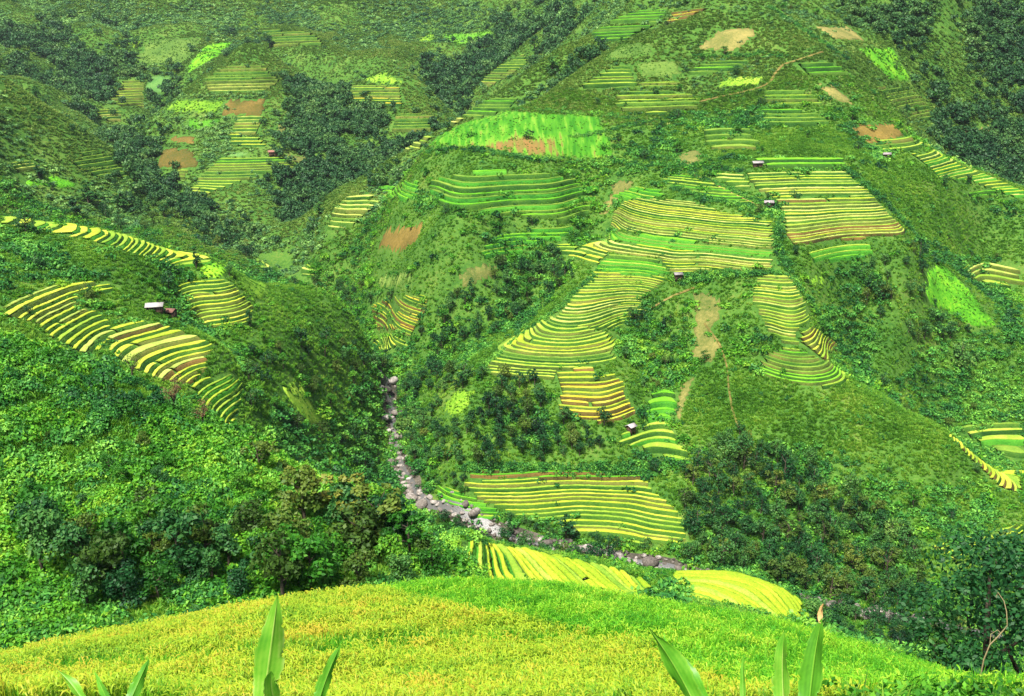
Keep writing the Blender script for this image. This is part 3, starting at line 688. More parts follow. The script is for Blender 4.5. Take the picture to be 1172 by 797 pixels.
for label, uv, lay, mat in [
    ('bright green square field with a dark bush, right of the summit track', [(980, 55), (1021, 54), (1046, 95), (1021, 94)], (560, 800), 'field_fresh'),
    ('tan stubble plot near the summit, right of the ridge path', [(932, 31), (973, 31), (992, 48), (956, 46)], (560, 820), 'field_tan'),
    ('tan bare strip slanting below the track bend', [(929, 95), (956, 99), (982, 121), (963, 120)], (560, 760), 'field_tan'),
    ('tan plot with a green margin near the top of the mountain', [(795, 57), (823, 34), (862, 32), (866, 40), (842, 60)], (560, 800), 'field_tan'),
    ('pale green sloping plot left of the lined green rows', [(723, 72), (773, 70), (784, 88), (738, 90)], (560, 760), 'field_olive'),
    ('olive banded plot on the left skyline of the mountain', [(709, 51), (749, 50), (745, 64), (690, 70)], (640, 850), 'field_olive'),
    ('lime plot just inside the bend of the dirt track', [(833, 88), (876, 87), (869, 98), (816, 101)], (560, 760), 'field_lime'),
    ('small tan plot above the slanting path', [(776, 176), (800, 171), (803, 186), (778, 190)], 'mount', 'field_tan'),
    ('dry tan strip along the left edge of the pale terraces', [(698, 222), (702, 205), (722, 206), (732, 211), (712, 222), (695, 245), (680, 255), (684, 240)], 'mount', 'field_tan'),
    ('rust coloured harvested field on the right shoulder', [(965, 143), (1021, 141), (1037, 156), (996, 166), (985, 158)], 'mount', 'field_rust'),
    ('tan fallow plot at the top of the wooded gully', [(515, 325), (535, 307), (552, 300), (579, 300), (562, 322), (535, 335)], 'mount', 'field_tan'),
    ('dull olive plot above the square of dull terraces', [(424, 328), (440, 312), (474, 308), (470, 326), (440, 332)], 'mount', 'field_olive'),
    ('patchy rust and green plot in the bushes left of the gully', [(432, 288), (440, 262), (484, 254), (480, 275), (458, 292)], 'mount', 'field_rust'),
    ('very bright green clearing at the right edge, in the dark gully', [(1062, 306), (1076, 299), (1110, 331), (1143, 375), (1112, 378), (1094, 366), (1064, 352), (1056, 330)], (445, 515), 'field_fresh'),
    ('small lawn at the head of the right hand gully', [(918, 322), (932, 313), (950, 315), (948, 327), (930, 330)], 'mount', 'field_lime'),
    ('lime clearing in the trees above the stream', [(507, 462), (522, 447), (546, 446), (538, 466), (522, 480), (510, 474)], 'mount', 'field_lime'),
    ('dry yellowish grass plot on the slope between the terraces', [(790, 334), (806, 332), (827, 343), (826, 362), (814, 378), (826, 396), (812, 418), (790, 412), (795, 370)], 'mount', 'field_tan'),
    ('dry tan gully bank right of the rounded green steps', [(778, 440), (796, 430), (788, 456), (776, 490), (772, 478)], 'mount', 'field_tan'),
    ('lime plot streaked with rust on the crest of the left spur', [(270, 318), (300, 313), (312, 340), (291, 348)], 'spur', 'field_lime'),
    ('green plot with a rusty corner beside two round trees on the left spur', [(222, 306), (262, 299), (276, 308), (262, 318), (236, 320)], 'spur', 'field_fresh'),
    ('steep lime clearing in the left bank trees', [(320, 446), (345, 436), (357, 462), (381, 492), (368, 498), (348, 480)], 'spur', 'field_lime'),
    ('pale yellow plot half way up the triangular hill, left part', [(203, 114), (258, 114), (248, 133), (188, 127)], (700, 1200), 'field_lime'),
    ('tan plot half way up the triangular hill, right of the pale one', [(260, 114), (306, 113), (301, 134), (251, 133)], (700, 1200), 'field_rust'),
    ('light green plot below the pale yellow plot of the triangular hill', [(216, 135), (259, 135), (243, 149), (209, 151)], (700, 1200), 'field_green'),
    ('small red brown plot above a narrow green strip', [(195, 155), (227, 155), (224, 165), (191, 164)], (700, 1100), 'field_rust'),
    ('larger red brown plot below a narrow green strip', [(187, 170), (216, 169), (231, 185), (222, 195), (176, 194)], (700, 1100), 'field_rust'),
    ('teal green plot above the large fan of rows', [(262, 175), (284, 172), (283, 180), (255, 181)], (700, 1000), 'field_teal'),
    ('tan bare patch right of the triangular hill', [(316, 142), (338, 137), (330, 155), (318, 158)], (700, 1100), 'field_tan'),
    ('tan bare bank in the gully right of the large fan of rows', [(326, 176), (352, 178), (372, 186), (352, 192), (332, 186)], (700, 1000), 'field_tan'),
    ('bright leaf shaped field on the far slope behind the triangular hill', [(237, 51), (269, 46), (259, 60), (216, 84), (211, 79)], (1100, 1700), 'field_fresh'),
    ('dark olive plot on the far slope, left of the leaf shaped field', [(169, 47), (232, 42), (222, 62), (198, 78), (152, 72)], (1100, 1700), 'field_olive'),
    ('lime plot with two dark trees on the far left slope', [(129, 48), (161, 47), (161, 55), (122, 55)], (1100, 1700), 'field_lime'),
    ('grey green plot beside the lined green plot', [(169, 86), (198, 86), (190, 109), (166, 106)], (900, 1500), 'field_teal'),
    ('lime patch at the left edge, below a tall dark tree', [(26, 206), (62, 200), (92, 211), (94, 216), (30, 215)], (560, 800), 'field_fresh'),
    ('light plot on a green mound in the far valley', [(478, 45), (497, 36), (500, 46), (484, 50)], (1000, 1700), 'field_lime'),
    ('smooth green plot right of the green mound in the far valley', [(503, 40), (560, 34), (572, 44), (520, 54)], (1000, 1700), 'field_green'),
    ('lime cap of the low round knob in the far valley', [(412, 92), (440, 82), (462, 92), (460, 99), (430, 97)], (850, 1100), 'field_lime'),
    ('tan plot in the bushes at the far right', [(1090, 145), (1140, 142), (1140, 166), (1110, 160)], (620, 800), 'field_tan'),
    ('yellow green stripe field by the bend of the stream, right of the lime knob', [(1000, 703), (1045, 707), (1030, 718), (1004, 712)], (240, 330), 'field_lime'),
    ]:
    field('crop_plot', label, uv, lay, M[mat])
# ------------------------------------------------------------------ stream
def world_line(uvz, lay='any'):
    out = []
    for u, v, z in line(uvz, 12):
        a, w = pix(u, v); D = z / w[0]; out.append((a[0] * D, D))
    return np.array(out)
RW = world_line(RIV)
V, F, outl, RC = ribbon(RW, 6.6, .45, 7, 2.5, .4, 4)
EXCL.append(outl); STREAM = outl
bed = earth_mat('stream_gravel', [(.28, (.035, .032, .024)), (.5, (.10, .09, .07)), (.74, (.27, .24, .20))], 1.1, bump=1.0)
tag(obj('stream_bed', mesh_data('stream_bed', V, F, bed)), 'pinkish stony bed of the stream between wooded banks', 'stream bed', kind='structure')
V, F, _, _ = ribbon(RW + np.array([.4, 0]), 2.6, .75, 5, 2.5, .5, 9)
m, nt, nd, ln = new_mat('stream_water')
bs = nd.new('ShaderNodeBsdfPrincipled'); bs.inputs['Base Color'].default_value = (.10, .10, .10, 1); bs.inputs['Roughness'].default_value = .4
nz = nd.new('ShaderNodeTexNoise'); nz.inputs['Scale'].default_value = 2.0; nz.inputs['Detail'].default_value = 5
bp = nd.new('ShaderNodeBump'); bp.inputs['Strength'].default_value = .5; bp.inputs['Distance'].default_value = .3
ge = nd.new('ShaderNodeNewGeometry'); ln.new(ge.outputs['Position'], nz.inputs['Vector'])
ln.new(nz.outputs['Fac'], bp.inputs['Height']); ln.new(bp.outputs[0], bs.inputs['Normal'])
o = nd.new('ShaderNodeOutputMaterial'); ln.new(bs.outputs[0], o.inputs[0])
tag(obj('stream_water', mesh_data('stream_water', V, F, m, smooth=True)), 'shallow grey stream running between the boulders', 'stream', kind='structure')
# boulders
rock = earth_mat('boulder_stone', [(.25, (.04, .035, .03)), (.5, (.15, .13, .115)), (.78, (.50, .46, .43))], 1.5, bump=.7)
def rock_mesh(seed):
    r = np.random.default_rng(seed)
    nu, nv = 11, 7
    V = [(0, 0, .75)]
    th = np.linspace(0, 2 * math.pi, nu, endpoint=False); ph = np.linspace(.35, 2.6, nv)
    c1 = r.normal(0, 1, (7, 3)); c1 /= np.linalg.norm(c1, axis=1, keepdims=True); lv = r.uniform(.62, .95, 7)
    for p in ph:
        for t in th:
            d = np.array([math.sin(p) * math.cos(t), math.sin(p) * math.sin(t), math.cos(p)])
            k = min(1.0, (lv / np.maximum(c1 @ d, .05)).min()) * r.uniform(.95, 1.04)
            V.append(tuple(d * k * np.array([1.25, .9, .75])))
    V.append((0, 0, -.7)); V[0] = (0, 0, V[1][2] + .03)
    T = [(0, 1 + i, 1 + (i + 1) % nu) for i in range(nu)]
    Q = [(1 + a * nu + i, 1 + (a + 1) * nu + i, 1 + (a + 1) * nu + (i + 1) % nu, 1 + a * nu + (i + 1) % nu) for a in range(nv - 1) for i in range(nu)]
    b = len(V) - 1; T += [(b, 1 + (nv - 1) * nu + (i + 1) % nu, 1 + (nv - 1) * nu + i) for i in range(nu)]
    return mesh_data('boulder', V, [T, Q], rock)
ROCKS = [rock_mesh(s) for s in range(6)]
rb = random.Random(5)
nb = 0
BOUL = []
for k in range(1500):
    i = rb.randrange(len(RC) - 1); c = RC[i]
    u0, v0 = project([[c[0], c[1], float(ground(c[0], c[1]))]])
    off = rb.gauss(0, 2.2)
    d = RC[i + 1] - c; d = d / np.linalg.norm(d)
    x, y = c[0] - d[1] * off, c[1] + d[0] * off
    if abs(off) > 3.9: continue
    if unseen(x, y) > 4 or not (430 < u0[0] < 1080): continue
    s = min(3.0, .5 + rb.expovariate(1.35))
    if any((x - q[0]) ** 2 + (y - q[1]) ** 2 < (.72 * (s + q[2])) ** 2 for q in BOUL): continue
    BOUL.append((x, y, s))
BOUL.sort(key=lambda q: -q[2] / q[1])
for n_, (x, y, s) in enumerate(BOUL[:290]):
    o = obj('boulder', ROCKS[n_ % 6], loc=(x, y, float(ground(x, y)) + .25 + .25 * s))
    o.scale = (s, s * rb.uniform(.8, 1.1), s * rb.uniform(.75, 1.0)); o.rotation_euler = (rb.uniform(-.2, .2), rb.uniform(-.2, .2), rb.uniform(0, 6.28))
    where = 'in the upper stream bed, between the wooded banks' if y > 372 else ('in the stream bed behind the bright yellow nose' if y > 318 else 'in the lower stream bed near the dark wood')
    size = 'big pale boulder' if s > 1.7 else ('middling grey boulder' if s > .95 else 'small grey boulder')
    tag(o, size + ' ' + where, 'boulder', size + 's ' + where)
# dirt tracks
def track(label, uv, lay, width):
    p = hit(line(uv, 8), lay)[:, :2]
    V, F, outl, _ = ribbon(p, width, .55, 3, 1.5, .3, 3)
    EXCL.append(outl)
    tag(obj('dirt_path', mesh_data('dirt_path', V, F, M['soil_path'])), label, 'path', kind='structure')
track('orange dirt track bending up to the mountain crest', [(800, 117), (825, 111), (850, 106), (870, 101), (882, 94), (888, 83), (897, 74), (915, 69), (942, 60)], (560, 760), 2.0)
track('narrow dry footpath down the grassy spur to the dark trees', [(806, 371), (824, 395), (832, 420), (834, 445), (838, 470), (846, 492)], 'mount', .9)
track('footpath slanting from the little white roofed hut', [(745, 354), (770, 340), (795, 330)], 'mount', .9)
track('footpath slanting down between the terrace blocks to the striped hut', [(778, 193), (810, 208), (850, 228), (876, 240)], 'mount', .9)

# ------------------------------------------------------------------ plants: leaf cards
def cards(pos, nrm, size, aspect=.62, rng=RNG, tint=None):
    """diamond shaped leaves"""
    n = len(pos)
    nrm = nrm / (np.linalg.norm(nrm, axis=1, keepdims=True) + 1e-9)
    h = rng.normal(0, 1, (n, 3)); t = np.cross(nrm, h); t /= np.linalg.norm(t, axis=1, keepdims=True) + 1e-9
    b = np.cross(nrm, t)
    L = (size * rng.uniform(.65, 1.25, n))[:, None]
    V = np.stack([pos - t * L, pos + b * L * aspect - nrm * L * .1, pos + t * L, pos - b * L * aspect - nrm * L * .1], 1).reshape(-1, 3)
    F = np.arange(4 * n).reshape(n, 4)
    tt = rng.uniform(0, 1, n) if tint is None else tint
    return V, F, np.repeat(tt, 4)
def dirs(n, rng, up=-.35):
    d = rng.normal(0, 1, (int(n * 3) + 20, 3)); d /= np.linalg.norm(d, axis=1, keepdims=True)
    return d[d[:, 2] > up][:n]
def clump(n, lobes, leaf, rng, jitter=.7, shell=.72):
    """leaves on the outer part of a heap of lobes (x, y, z, r)"""
    lobes = np.array(lobes, float); w = lobes[:, 3] ** 2; k = rng.choice(len(lobes), n, p=w / w.sum())
    d = dirs(n, rng); n = len(d); k = k[:n]
    r = lobes[k, 3] * (shell + (1 - shell) * rng.random(n) ** .6) * rng.uniform(.85, 1.12, n)
    pos = lobes[k, :3] + d * r[:, None]
    nr = d + rng.normal(0, jitter, (n, 3)) + np.array([0, 0, .35])
    tint = np.clip(rng.beta(2, 2, n) * .75 + .25 * rng.random(len(lobes))[k], 0, 1)
    return cards(pos, nr, np.full(n, leaf), rng=rng, tint=tint)
def tube(pts, rad, sides=6):
    pts = np.array(pts, float); n = len(pts)
    d = np.gradient(pts, axis=0); d /= np.linalg.norm(d, axis=1, keepdims=True) + 1e-9
    a = np.cross(d, np.array([.31, .95, .05])); a /= np.linalg.norm(a, axis=1, keepdims=True); b = np.cross(d, a)
    th = np.linspace(0, 2 * math.pi, sides, endpoint=False)
    rad = np.broadcast_to(np.asarray(rad, float), (n,))
    V = (pts[:, None] + (a[:, None] * np.cos(th)[None, :, None] + b[:, None] * np.sin(th)[None, :, None]) * rad[:, None, None]).reshape(-1, 3)
    i, j = np.meshgrid(np.arange(n - 1), np.arange(sides), indexing='ij')
    F = np.stack([i * sides + j, i * sides + (j + 1) % sides, (i + 1) * sides + (j + 1) % sides, (i + 1) * sides + j], -1).reshape(-1, 4)
    return V, F
def merge(parts):
    V, F, T, o = [], [], [], 0
    for p in parts:
        V.append(p[0]); F.append(p[1] + o); o += len(p[0]); T.append(p[2] if len(p) > 2 else np.full(len(p[0]), .5))
    return np.concatenate(V), np.concatenate(F), np.concatenate(T)

# prototypes for the wild growth (kept out of the scene, used only through the scatter)
def proto_coll(name, metas):
    c = bpy.data.collections.new(name)
    for i, me in enumerate(metas):
        o = bpy.data.objects.new('%s_%02d' % (name, i), me); c.objects.link(o)
    return c
def shrub_mesh(seed, n, leaf, mat, tall=.8, nl=5):
    r = np.random.default_rng(seed)
    lob = [(r.normal(0, .42), r.normal(0, .42), r.uniform(.15, .5) * tall, r.uniform(.38, .62)) for _ in range(nl)]
    V, F, T = clump(n, lob, leaf, r)
    return mesh_data('shrub', V, F, mat, tint=T)
def tuft_mesh(seed, n, mat, h=1.0, lean=.35, wd=.05):
    r = np.random.default_rng(seed)
    Vs, Ts = [], []
    for k in range(n):
        a = r.uniform(0, 6.28); rr = .45 * math.sqrt(r.random()); x, y = rr * math.cos(a), rr * math.sin(a)
        hh = h * r.uniform(.55, 1.1); b = r.uniform(0, 6.28); le = lean * r.uniform(.3, 1.3); q = r.uniform(0, 6.28)
        dx, dy = math.cos(b) * le, math.sin(b) * le; wx, wy = math.cos(q) * wd, math.sin(q) * wd
        Vs += [(x - wx, y - wy, -.1), (x + wx, y + wy, -.1), (x + dx * .6 + wx * .7, y + dy * .6 + wy * .7, hh * .75), (x + dx * .6 - wx * .7, y + dy * .6 - wy * .7, hh * .75),
               (x + dx * 1.5, y + dy * 1.5, hh)]
        Ts += [r.random()] * 5
    V = np.array(Vs); i = np.arange(n) * 5
    Q = np.stack([i, i + 1, i + 2, i + 3], 1); T3 = np.stack([i + 3, i + 2, i + 4], 1)
    return mesh_data('tuft', V, [Q, T3], mat, tint=Ts)

def scatter(name, label, cat, coll, pts, sc, rz, idx, group=None, tilt=None):
    n = len(pts)
    if n == 0: return
    me = bpy.data.meshes.new(name); me.vertices.add(n); me.vertices.foreach_set('co', np.asarray(pts, np.float32).ravel())
    rot = np.zeros((n, 3), np.float32); rot[:, 2] = rz
    if tilt is not None: rot[:, :2] = tilt
    a = me.attributes.new('rot', 'FLOAT_VECTOR', 'POINT'); a.data.foreach_set('vector', rot.ravel())
    a = me.attributes.new('size', 'FLOAT_VECTOR', 'POINT'); a.data.foreach_set('vector', np.asarray(sc, np.float32).ravel())
    a = me.attributes.new('pick', 'INT', 'POINT'); a.data.foreach_set('value', np.asarray(idx, np.int32))
    o = obj(name, me); tag(o, label, cat, group, 'stuff')
    ng = bpy.data.node_groups.new(name, 'GeometryNodeTree')
    ng.interface.new_socket('Geometry', in_out='INPUT', socket_type='NodeSocketGeometry')
    ng.interface.new_socket('Geometry', in_out='OUTPUT', socket_type='NodeSocketGeometry')
    nd, ln = ng.nodes, ng.links
    gi = nd.new('NodeGroupInput'); go = nd.new('NodeGroupOutput'); ip = nd.new('GeometryNodeInstanceOnPoints'); ci = nd.new('GeometryNodeCollectionInfo')
    ci.inputs['Collection'].default_value = coll; ci.inputs['Separate Children'].default_value = True; ci.inputs['Reset Children'].default_value = True
    def att(nm, ty):
        k = nd.new('GeometryNodeInputNamedAttribute'); k.data_type = ty; k.inputs['Name'].default_value = nm
        return [s for s in k.outputs if s.enabled and s.name == 'Attribute'][0]
    ln.new(gi.outputs[0], ip.inputs['Points']); ln.new(ci.outputs[0], ip.inputs['Instance'])
    ip.inputs['Pick Instance'].default_value = True
    ln.new(att('pick', 'INT'), ip.inputs['Instance Index']); ln.new(att('rot', 'FLOAT_VECTOR'), ip.inputs['Rotation']); ln.new(att('size', 'FLOAT_VECTOR'), ip.inputs['Scale'])
    ln.new(ip.outputs[0], go.inputs[0])
    mo = o.modifiers.new('scatter', 'NODES'); mo.node_group = ng
    return o

# ------------------------------------------------------------------ where what grows
def polys(*args): return [outline(uv, lay, 14) for uv, lay in args]
GRASS = polys(([(772, 470), (800, 425), (835, 410), (868, 428), (945, 448), (985, 440), (1085, 492), (1110, 528), (1000, 520), (900, 505), (850, 500), (800, 500)], 'mount'),
              ([(1000, 200), (970, 196), (1042, 268), (1090, 290), (1172, 300), (1172, 262), (1060, 205), (1020, 178)], 'mount'),
              ([(860, 150), (950, 146), (1000, 175), (965, 178), (860, 182), (800, 175)], 'mount'),
              ([(640, 95), (700, 50), (810, 12), (900, 25), (960, 62), (930, 95), (860, 125), (760, 130), (690, 130), (600, 125)], (560, 800)),
              ([(1000, 40), (1172, 40), (1172, 150), (1060, 150)], (600, 1000)),
              ([(980, 50), (1050, 120), (1110, 185), (1050, 160), (960, 80)], 'mount'))
PALE = polys(([(160, 132), (283, 50), (335, 75), (370, 100), (330, 112), (200, 112)], (800, 1300)),
             ([(4, 80), (60, 110), (130, 165), (165, 205), (60, 190), (4, 120)], (560, 800)),
             ([(100, 140), (210, 40), (330, 30), (500, 45), (480, 70), (300, 60), (200, 90)], (1080, 2200)),
             ([(380, 215), (440, 182), (520, 128), (560, 103), (640, 55), (760, 5), (700, 60), (600, 110), (480, 165), (390, 240), (300, 285)], (600, 850)),
             ([(400, 95), (440, 78), (512, 130), (460, 140)], (850, 1100)))
FOREST = polys(([(800, 520), (850, 495), (900, 520), (960, 560), (1000, 580), (1050, 640), (1060, 705), (1000, 712), (940, 690), (880, 665), (800, 645), (780, 605), (790, 550)], (280, 420)),
               ([(470, 430), (520, 425), (560, 432), (634, 440), (636, 476), (700, 490), (700, 525), (600, 537), (520, 540), (470, 545), (455, 500)], 'mount'),
               ([(290, 385), (400, 395), (450, 420), (440, 470), (440, 545), (410, 535), (330, 490), (282, 472)], 'spur'),
               ([(475, 385), (540, 320), (600, 300), (640, 290), (660, 318), (560, 388), (500, 412)], 'mount'),
               ([(60, 225), (200, 235), (300, 270), (350, 315), (240, 285), (110, 255)], (560, 800)),
               ([(980, 300), (1055, 295), (1060, 355), (1120, 385), (1120, 420), (1080, 410), (1010, 370), (985, 340)], (430, 520)))
WOOD = polys(([(285, 292), (330, 240), (390, 195), (450, 158), (510, 112), (560, 80), (620, 48), (650, 42), (600, 75), (520, 126), (440, 180), (350, 240)], (740, 1100)),
             ([(128, 160), (150, 150), (225, 240), (260, 275), (230, 280), (185, 235), (140, 200)], (700, 1000)),
             ([(300, 60), (345, 80), (385, 112), (345, 200), (318, 170), (335, 120)], (800, 1150)),
             ([(145, 135), (200, 100), (240, 72), (283, 46), (283, 53), (240, 84), (200, 112), (160, 140)], (1030, 1300)),
             ([(4, 30), (90, 35), (140, 70), (120, 130), (60, 112), (4, 78)], (850, 1700)),
             ([(330, 140), (400, 130), (500, 150), (470, 175), (400, 212), (340, 245), (330, 200)], (700, 1050)),
             ([(470, 95), (560, 40), (650, 30), (640, 50), (540, 105), (500, 130)], (850, 1500)),
             ([(1080, 170), (1100, 120), (1172, 60), (1172, 215), (1130, 195)], (600, 1000)),
             ([(600, 118), (640, 78), (700, 52), (640, 96)], (630, 850)),
             ([(960, 5), (1172, 0), (1172, 40), (1000, 40)], (680, 1200)))
def which(sets, x, y, fray=0.0):
    """inside any outline; fray: metres per metre of distance by which the border frays"""
    r = np.zeros(x.shape, bool)
    if fray:
        k = fray * y
        x = x + k * (vnoise(x / 7, y / 7, 71) * 1.3 + RNG.normal(0, .6, len(x))); y = y + k * 1.6 * (vnoise(x / 7, y / 7, 72) * 1.3 + RNG.normal(0, .6, len(x)))
    for p in sets: r |= inside(p, x, y)
    return r
C_SH = proto_coll('hill_shrub', [shrub_mesh(20 + i, 85, .21, M['shrub']) for i in range(6)] + [shrub_mesh(30 + i, 85, .21, M['shrub_bright']) for i in range(3)])
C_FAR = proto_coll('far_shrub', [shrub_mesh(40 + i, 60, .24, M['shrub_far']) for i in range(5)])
C_NEAR = proto_coll('slope_bush', [shrub_mesh(50 + i, 260, .15, M['shrub_bright'], 1.0, 8) for i in range(5)] + [shrub_mesh(60 + i, 260, .15, M['shrub'], 1.0, 8) for i in range(3)])
C_GR = proto_coll('hill_grass', [tuft_mesh(70 + i, 42, M['slope_grass'], 1.0, .45, .065) for i in range(5)])
C_PALE = proto_coll('pale_grass', [tuft_mesh(80 + i, 36, M['grass_pale'], 1.0, .4, .09) for i in range(5)])
def wood_mesh(seed):
    r = np.random.default_rng(seed)
    lob = [(r.normal(0, .38), r.normal(0, .38), r.uniform(.55, 1.25), r.uniform(.35, .55)) for _ in range(7)]
    return mesh_data('far_tree', *(lambda q: (q[0], q[1]))(clump(130, lob, .2, r)), M['tree_dark'], tint=None)
def wood_mesh(seed):
    r = np.random.default_rng(seed)
    lob = [(r.normal(0, .38), r.normal(0, .38), r.uniform(.55, 1.25), r.uniform(.35, .55)) for _ in range(7)]
    V, F, T = clump(130, lob, .2, r)
    return mesh_data('far_tree', V, F, M['wood_far'], tint=T)
C_WOOD = proto_coll('wood_tree', [wood_mesh(90 + i) for i in range(5)])

def hollow(x, y, r=16.0):
    r = np.maximum(r, y * .03)
    return (ground(x + r, y) + ground(x - r, y) + ground(x, y + r) + ground(x, y - r)) / 4 - ground(x, y)
def candidates(d0, d1, dens, lim=.62):
    area = lim * (d1 * d1 - d0 * d0)
    n = int(area * dens)
    y = np.sqrt(RNG.uniform(d0 * d0, d1 * d1, n)); x = RNG.uniform(-lim, lim, n) * y
    return x, y
def rings(name, label, d0, d1, base):
    """shrubs, grass and far wood for one belt of distance"""
    x, y = candidates(d0, d1, base)
    un = unseen(x, y)
    keep = (un < 7) | (RNG.random(len(x)) < .12)
    x, y, un = x[keep], y[keep], un[keep]
    ex = (which(EXCL, x, y, .0045) & (RNG.random(len(x)) > .03)) | (which(HALF, x, y, .004) & (RNG.random(len(x)) > .35)); x, y = x[~ex], y[~ex]
    g = which(GRASS, x, y); p = which(PALE, x, y); w = which(WOOD, x, y, .02) & (vnoise(x / 60, y / 60, 74) * .6 + .5 * vnoise(x / 22, y / 22, 75) + .22 * np.clip(hollow(x, y), -4, 4) + RNG.normal(0, .4, len(x)) > .16); f = which(FOREST, x, y)
    return x, y, g & ~w & ~f, p & ~w & ~f, w, f
def put(name, label, cat, coll, x, y, lo, hi, npick, sink=.1, skew=1.5, flat=(.7, 1.1), pick=None, group=None):
    n = len(x)
    s = lo + (hi - lo) * RNG.random(n) ** skew
    z = ground(x, y) - sink * s
    sc = np.stack([s * RNG.uniform(.85, 1.2, n), s * RNG.uniform(.85, 1.2, n), s * RNG.uniform(flat[0], flat[1], n)], 1)
    scatter(name, label, cat, coll, np.stack([x, y, z], 1), sc, RNG.uniform(0, 6.28, n), RNG.integers(0, npick, n) if pick is None else pick, group,
            tilt=RNG.normal(0, .12, (n, 2)))

# the near slope on the left
x, y = candidates(60, 165, 1.25)
k = (x / y < .09) & ((unseen(x, y) < 5) | (RNG.random(len(x)) < .15))
x, y = x[k], y[k]
k = ~which(EXCL, x, y); x, y = x[k], y[k]
nz = vnoise(x / 9, y / 9, 21) + .5 * vnoise(x / 3.5, y / 3.5, 22)
k = nz > -.75; x, y, nz = x[k], y[k], nz[k]
put('slope_shrubbery', 'dense leafy bushes covering the near slope on the left', 'bushes', C_NEAR, x, y, .55, 1.75, 8, .05, 1.6, (.8, 1.25), pick=np.where(nz + RNG.normal(0, .5, len(x)) < -.05, RNG.integers(5, 8, len(x)), RNG.integers(0, 5, len(x))))
x, y = candidates(52, 240, .5)
k = ((x / y >= .0) | ((y > 140) & (x / y > -.2))) & (unseen(x, y) < 4) & ~which(EXCL, x, y); x, y = x[k], y[k]
put('bank_shrubbery', 'low green bushes on the near bank below the rice field', 'bushes', C_NEAR, x, y, .5, 1.5, 8, .05)
x, y = candidates(50, 240, 4.5); k = (unseen(x, y) < 1.5) & ~which(EXCL, x, y); x, y = x[k], y[k]
put('bank_grass', 'long grass between the bushes of the near slopes', 'grass', C_GR, x, y, .5, 1.1, 5, 0, 1.2, (.6, 1.0))
# everything beyond
for i, (d0, d1, dens, lo, hi, la) in enumerate([(165, 300, .45, .7, 2.8, 'on the near side of the left spur'), (300, 470, .36, .8, 3.3, 'on the lower slopes along the stream'),
                                         (470, 640, .25, .9, 3.8, 'on the middle slopes of the mountain')]):
    x, y, g, p, w, f = rings('', '', d0, d1, dens)
    nz = vnoise(x / 30, y / 30, 31) + .6 * vnoise(x / 11, y / 11, 32)
    sh = ~g & ~p
    hol = np.clip(hollow(x, y), -2, 2)
    sel = sh & (RNG.random(len(x)) < np.clip(.50 + .7 * nz + .5 * hol, .07, 1))
    br = vnoise(x / 40, y / 40, 38) + RNG.normal(0, .45, len(x)) - .2 * hol > .25
    pk = np.where(br, RNG.integers(6, 9, len(x)), RNG.integers(0, 6, len(x)))
    put('hill_shrubbery', 'dark green scrub ' + la, 'scrub', C_SH, x[sel], y[sel], lo, hi, 9, .08, 2.4, (.6, 1.2), pick=pk[sel])
    gs = g & (RNG.random(len(x)) < .10)
    if gs.any(): put('scattered_shrubbery', 'sparse low scrub dotted over the grass ' + la, 'scrub', C_SH, x[gs], y[gs], lo * .5, hi * .6, 6, .1)
    x, y = candidates(d0, d1, dens * 6)
    k = (unseen(x, y) < 3); x, y = x[k], y[k]; k = ~which(EXCL, x, y, .002); x, y = x[k], y[k]
    gg = which(GRASS, x, y, .01)
    k = gg | (RNG.random(len(x)) < .42); x, y = x[k], y[k]
    if len(x): put('hill_grass', 'long green grass covering the ground ' + la, 'grass', C_GR, x, y, .6, 1.6, 5, .0, 1.2, (.45, .85))
x, y, g, p, w, f = rings('', '', 640, 1020, .21)
nz = vnoise(x / 45, y / 45, 33) + .6 * vnoise(x / 15, y / 15, 34)
hol = np.clip(hollow(x, y), -4, 4)
s1 = ~g & ~p & ~w & (RNG.random(len(x)) < np.clip(.40 + .42 * nz + .42 * hol, .10, 1))
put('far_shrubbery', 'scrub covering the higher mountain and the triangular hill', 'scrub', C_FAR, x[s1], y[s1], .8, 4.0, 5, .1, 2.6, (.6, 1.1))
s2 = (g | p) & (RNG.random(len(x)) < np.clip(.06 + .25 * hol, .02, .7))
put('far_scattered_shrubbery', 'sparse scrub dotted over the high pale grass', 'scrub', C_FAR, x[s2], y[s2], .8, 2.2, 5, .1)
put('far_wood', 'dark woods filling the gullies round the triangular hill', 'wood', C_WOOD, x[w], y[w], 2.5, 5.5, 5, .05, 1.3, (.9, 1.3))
x, y = candidates(600, 1450, .40); k = (unseen(x, y) < 3); x, y = x[k], y[k]
k = (which(GRASS, x, y) | which(PALE, x, y) | (RNG.random(len(x)) < .45)) & ~which(EXCL, x, y); x, y = x[k], y[k]
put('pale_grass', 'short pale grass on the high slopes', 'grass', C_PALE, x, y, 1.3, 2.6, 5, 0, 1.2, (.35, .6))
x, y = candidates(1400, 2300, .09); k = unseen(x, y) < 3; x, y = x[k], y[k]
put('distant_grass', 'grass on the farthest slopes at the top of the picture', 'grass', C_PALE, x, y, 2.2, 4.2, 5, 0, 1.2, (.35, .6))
x, y, g, p, w, f = rings('', '', 1020, 2300, .062)
nz = vnoise(x / 80, y / 80, 35) + .6 * vnoise(x / 27, y / 27, 36)
hol = np.clip(hollow(x, y), -6, 6)
s1 = ~w & (RNG.random(len(x)) < np.clip(.5 + .4 * nz + .30 * hol, .04, 1)) & ~(p & (RNG.random(len(x)) < .3))
put('distant_shrubbery', 'scrub on the farthest hills at the top of the picture', 'scrub', C_FAR, x[s1], y[s1], 1.8, 5.5, 5, .1, 1.8, (.6, 1.1))
put('distant_wood', 'dark woods on the farthest hills', 'wood', C_WOOD, x[w], y[w], 3.5, 7, 5, .05, 1.3, (.9, 1.3))

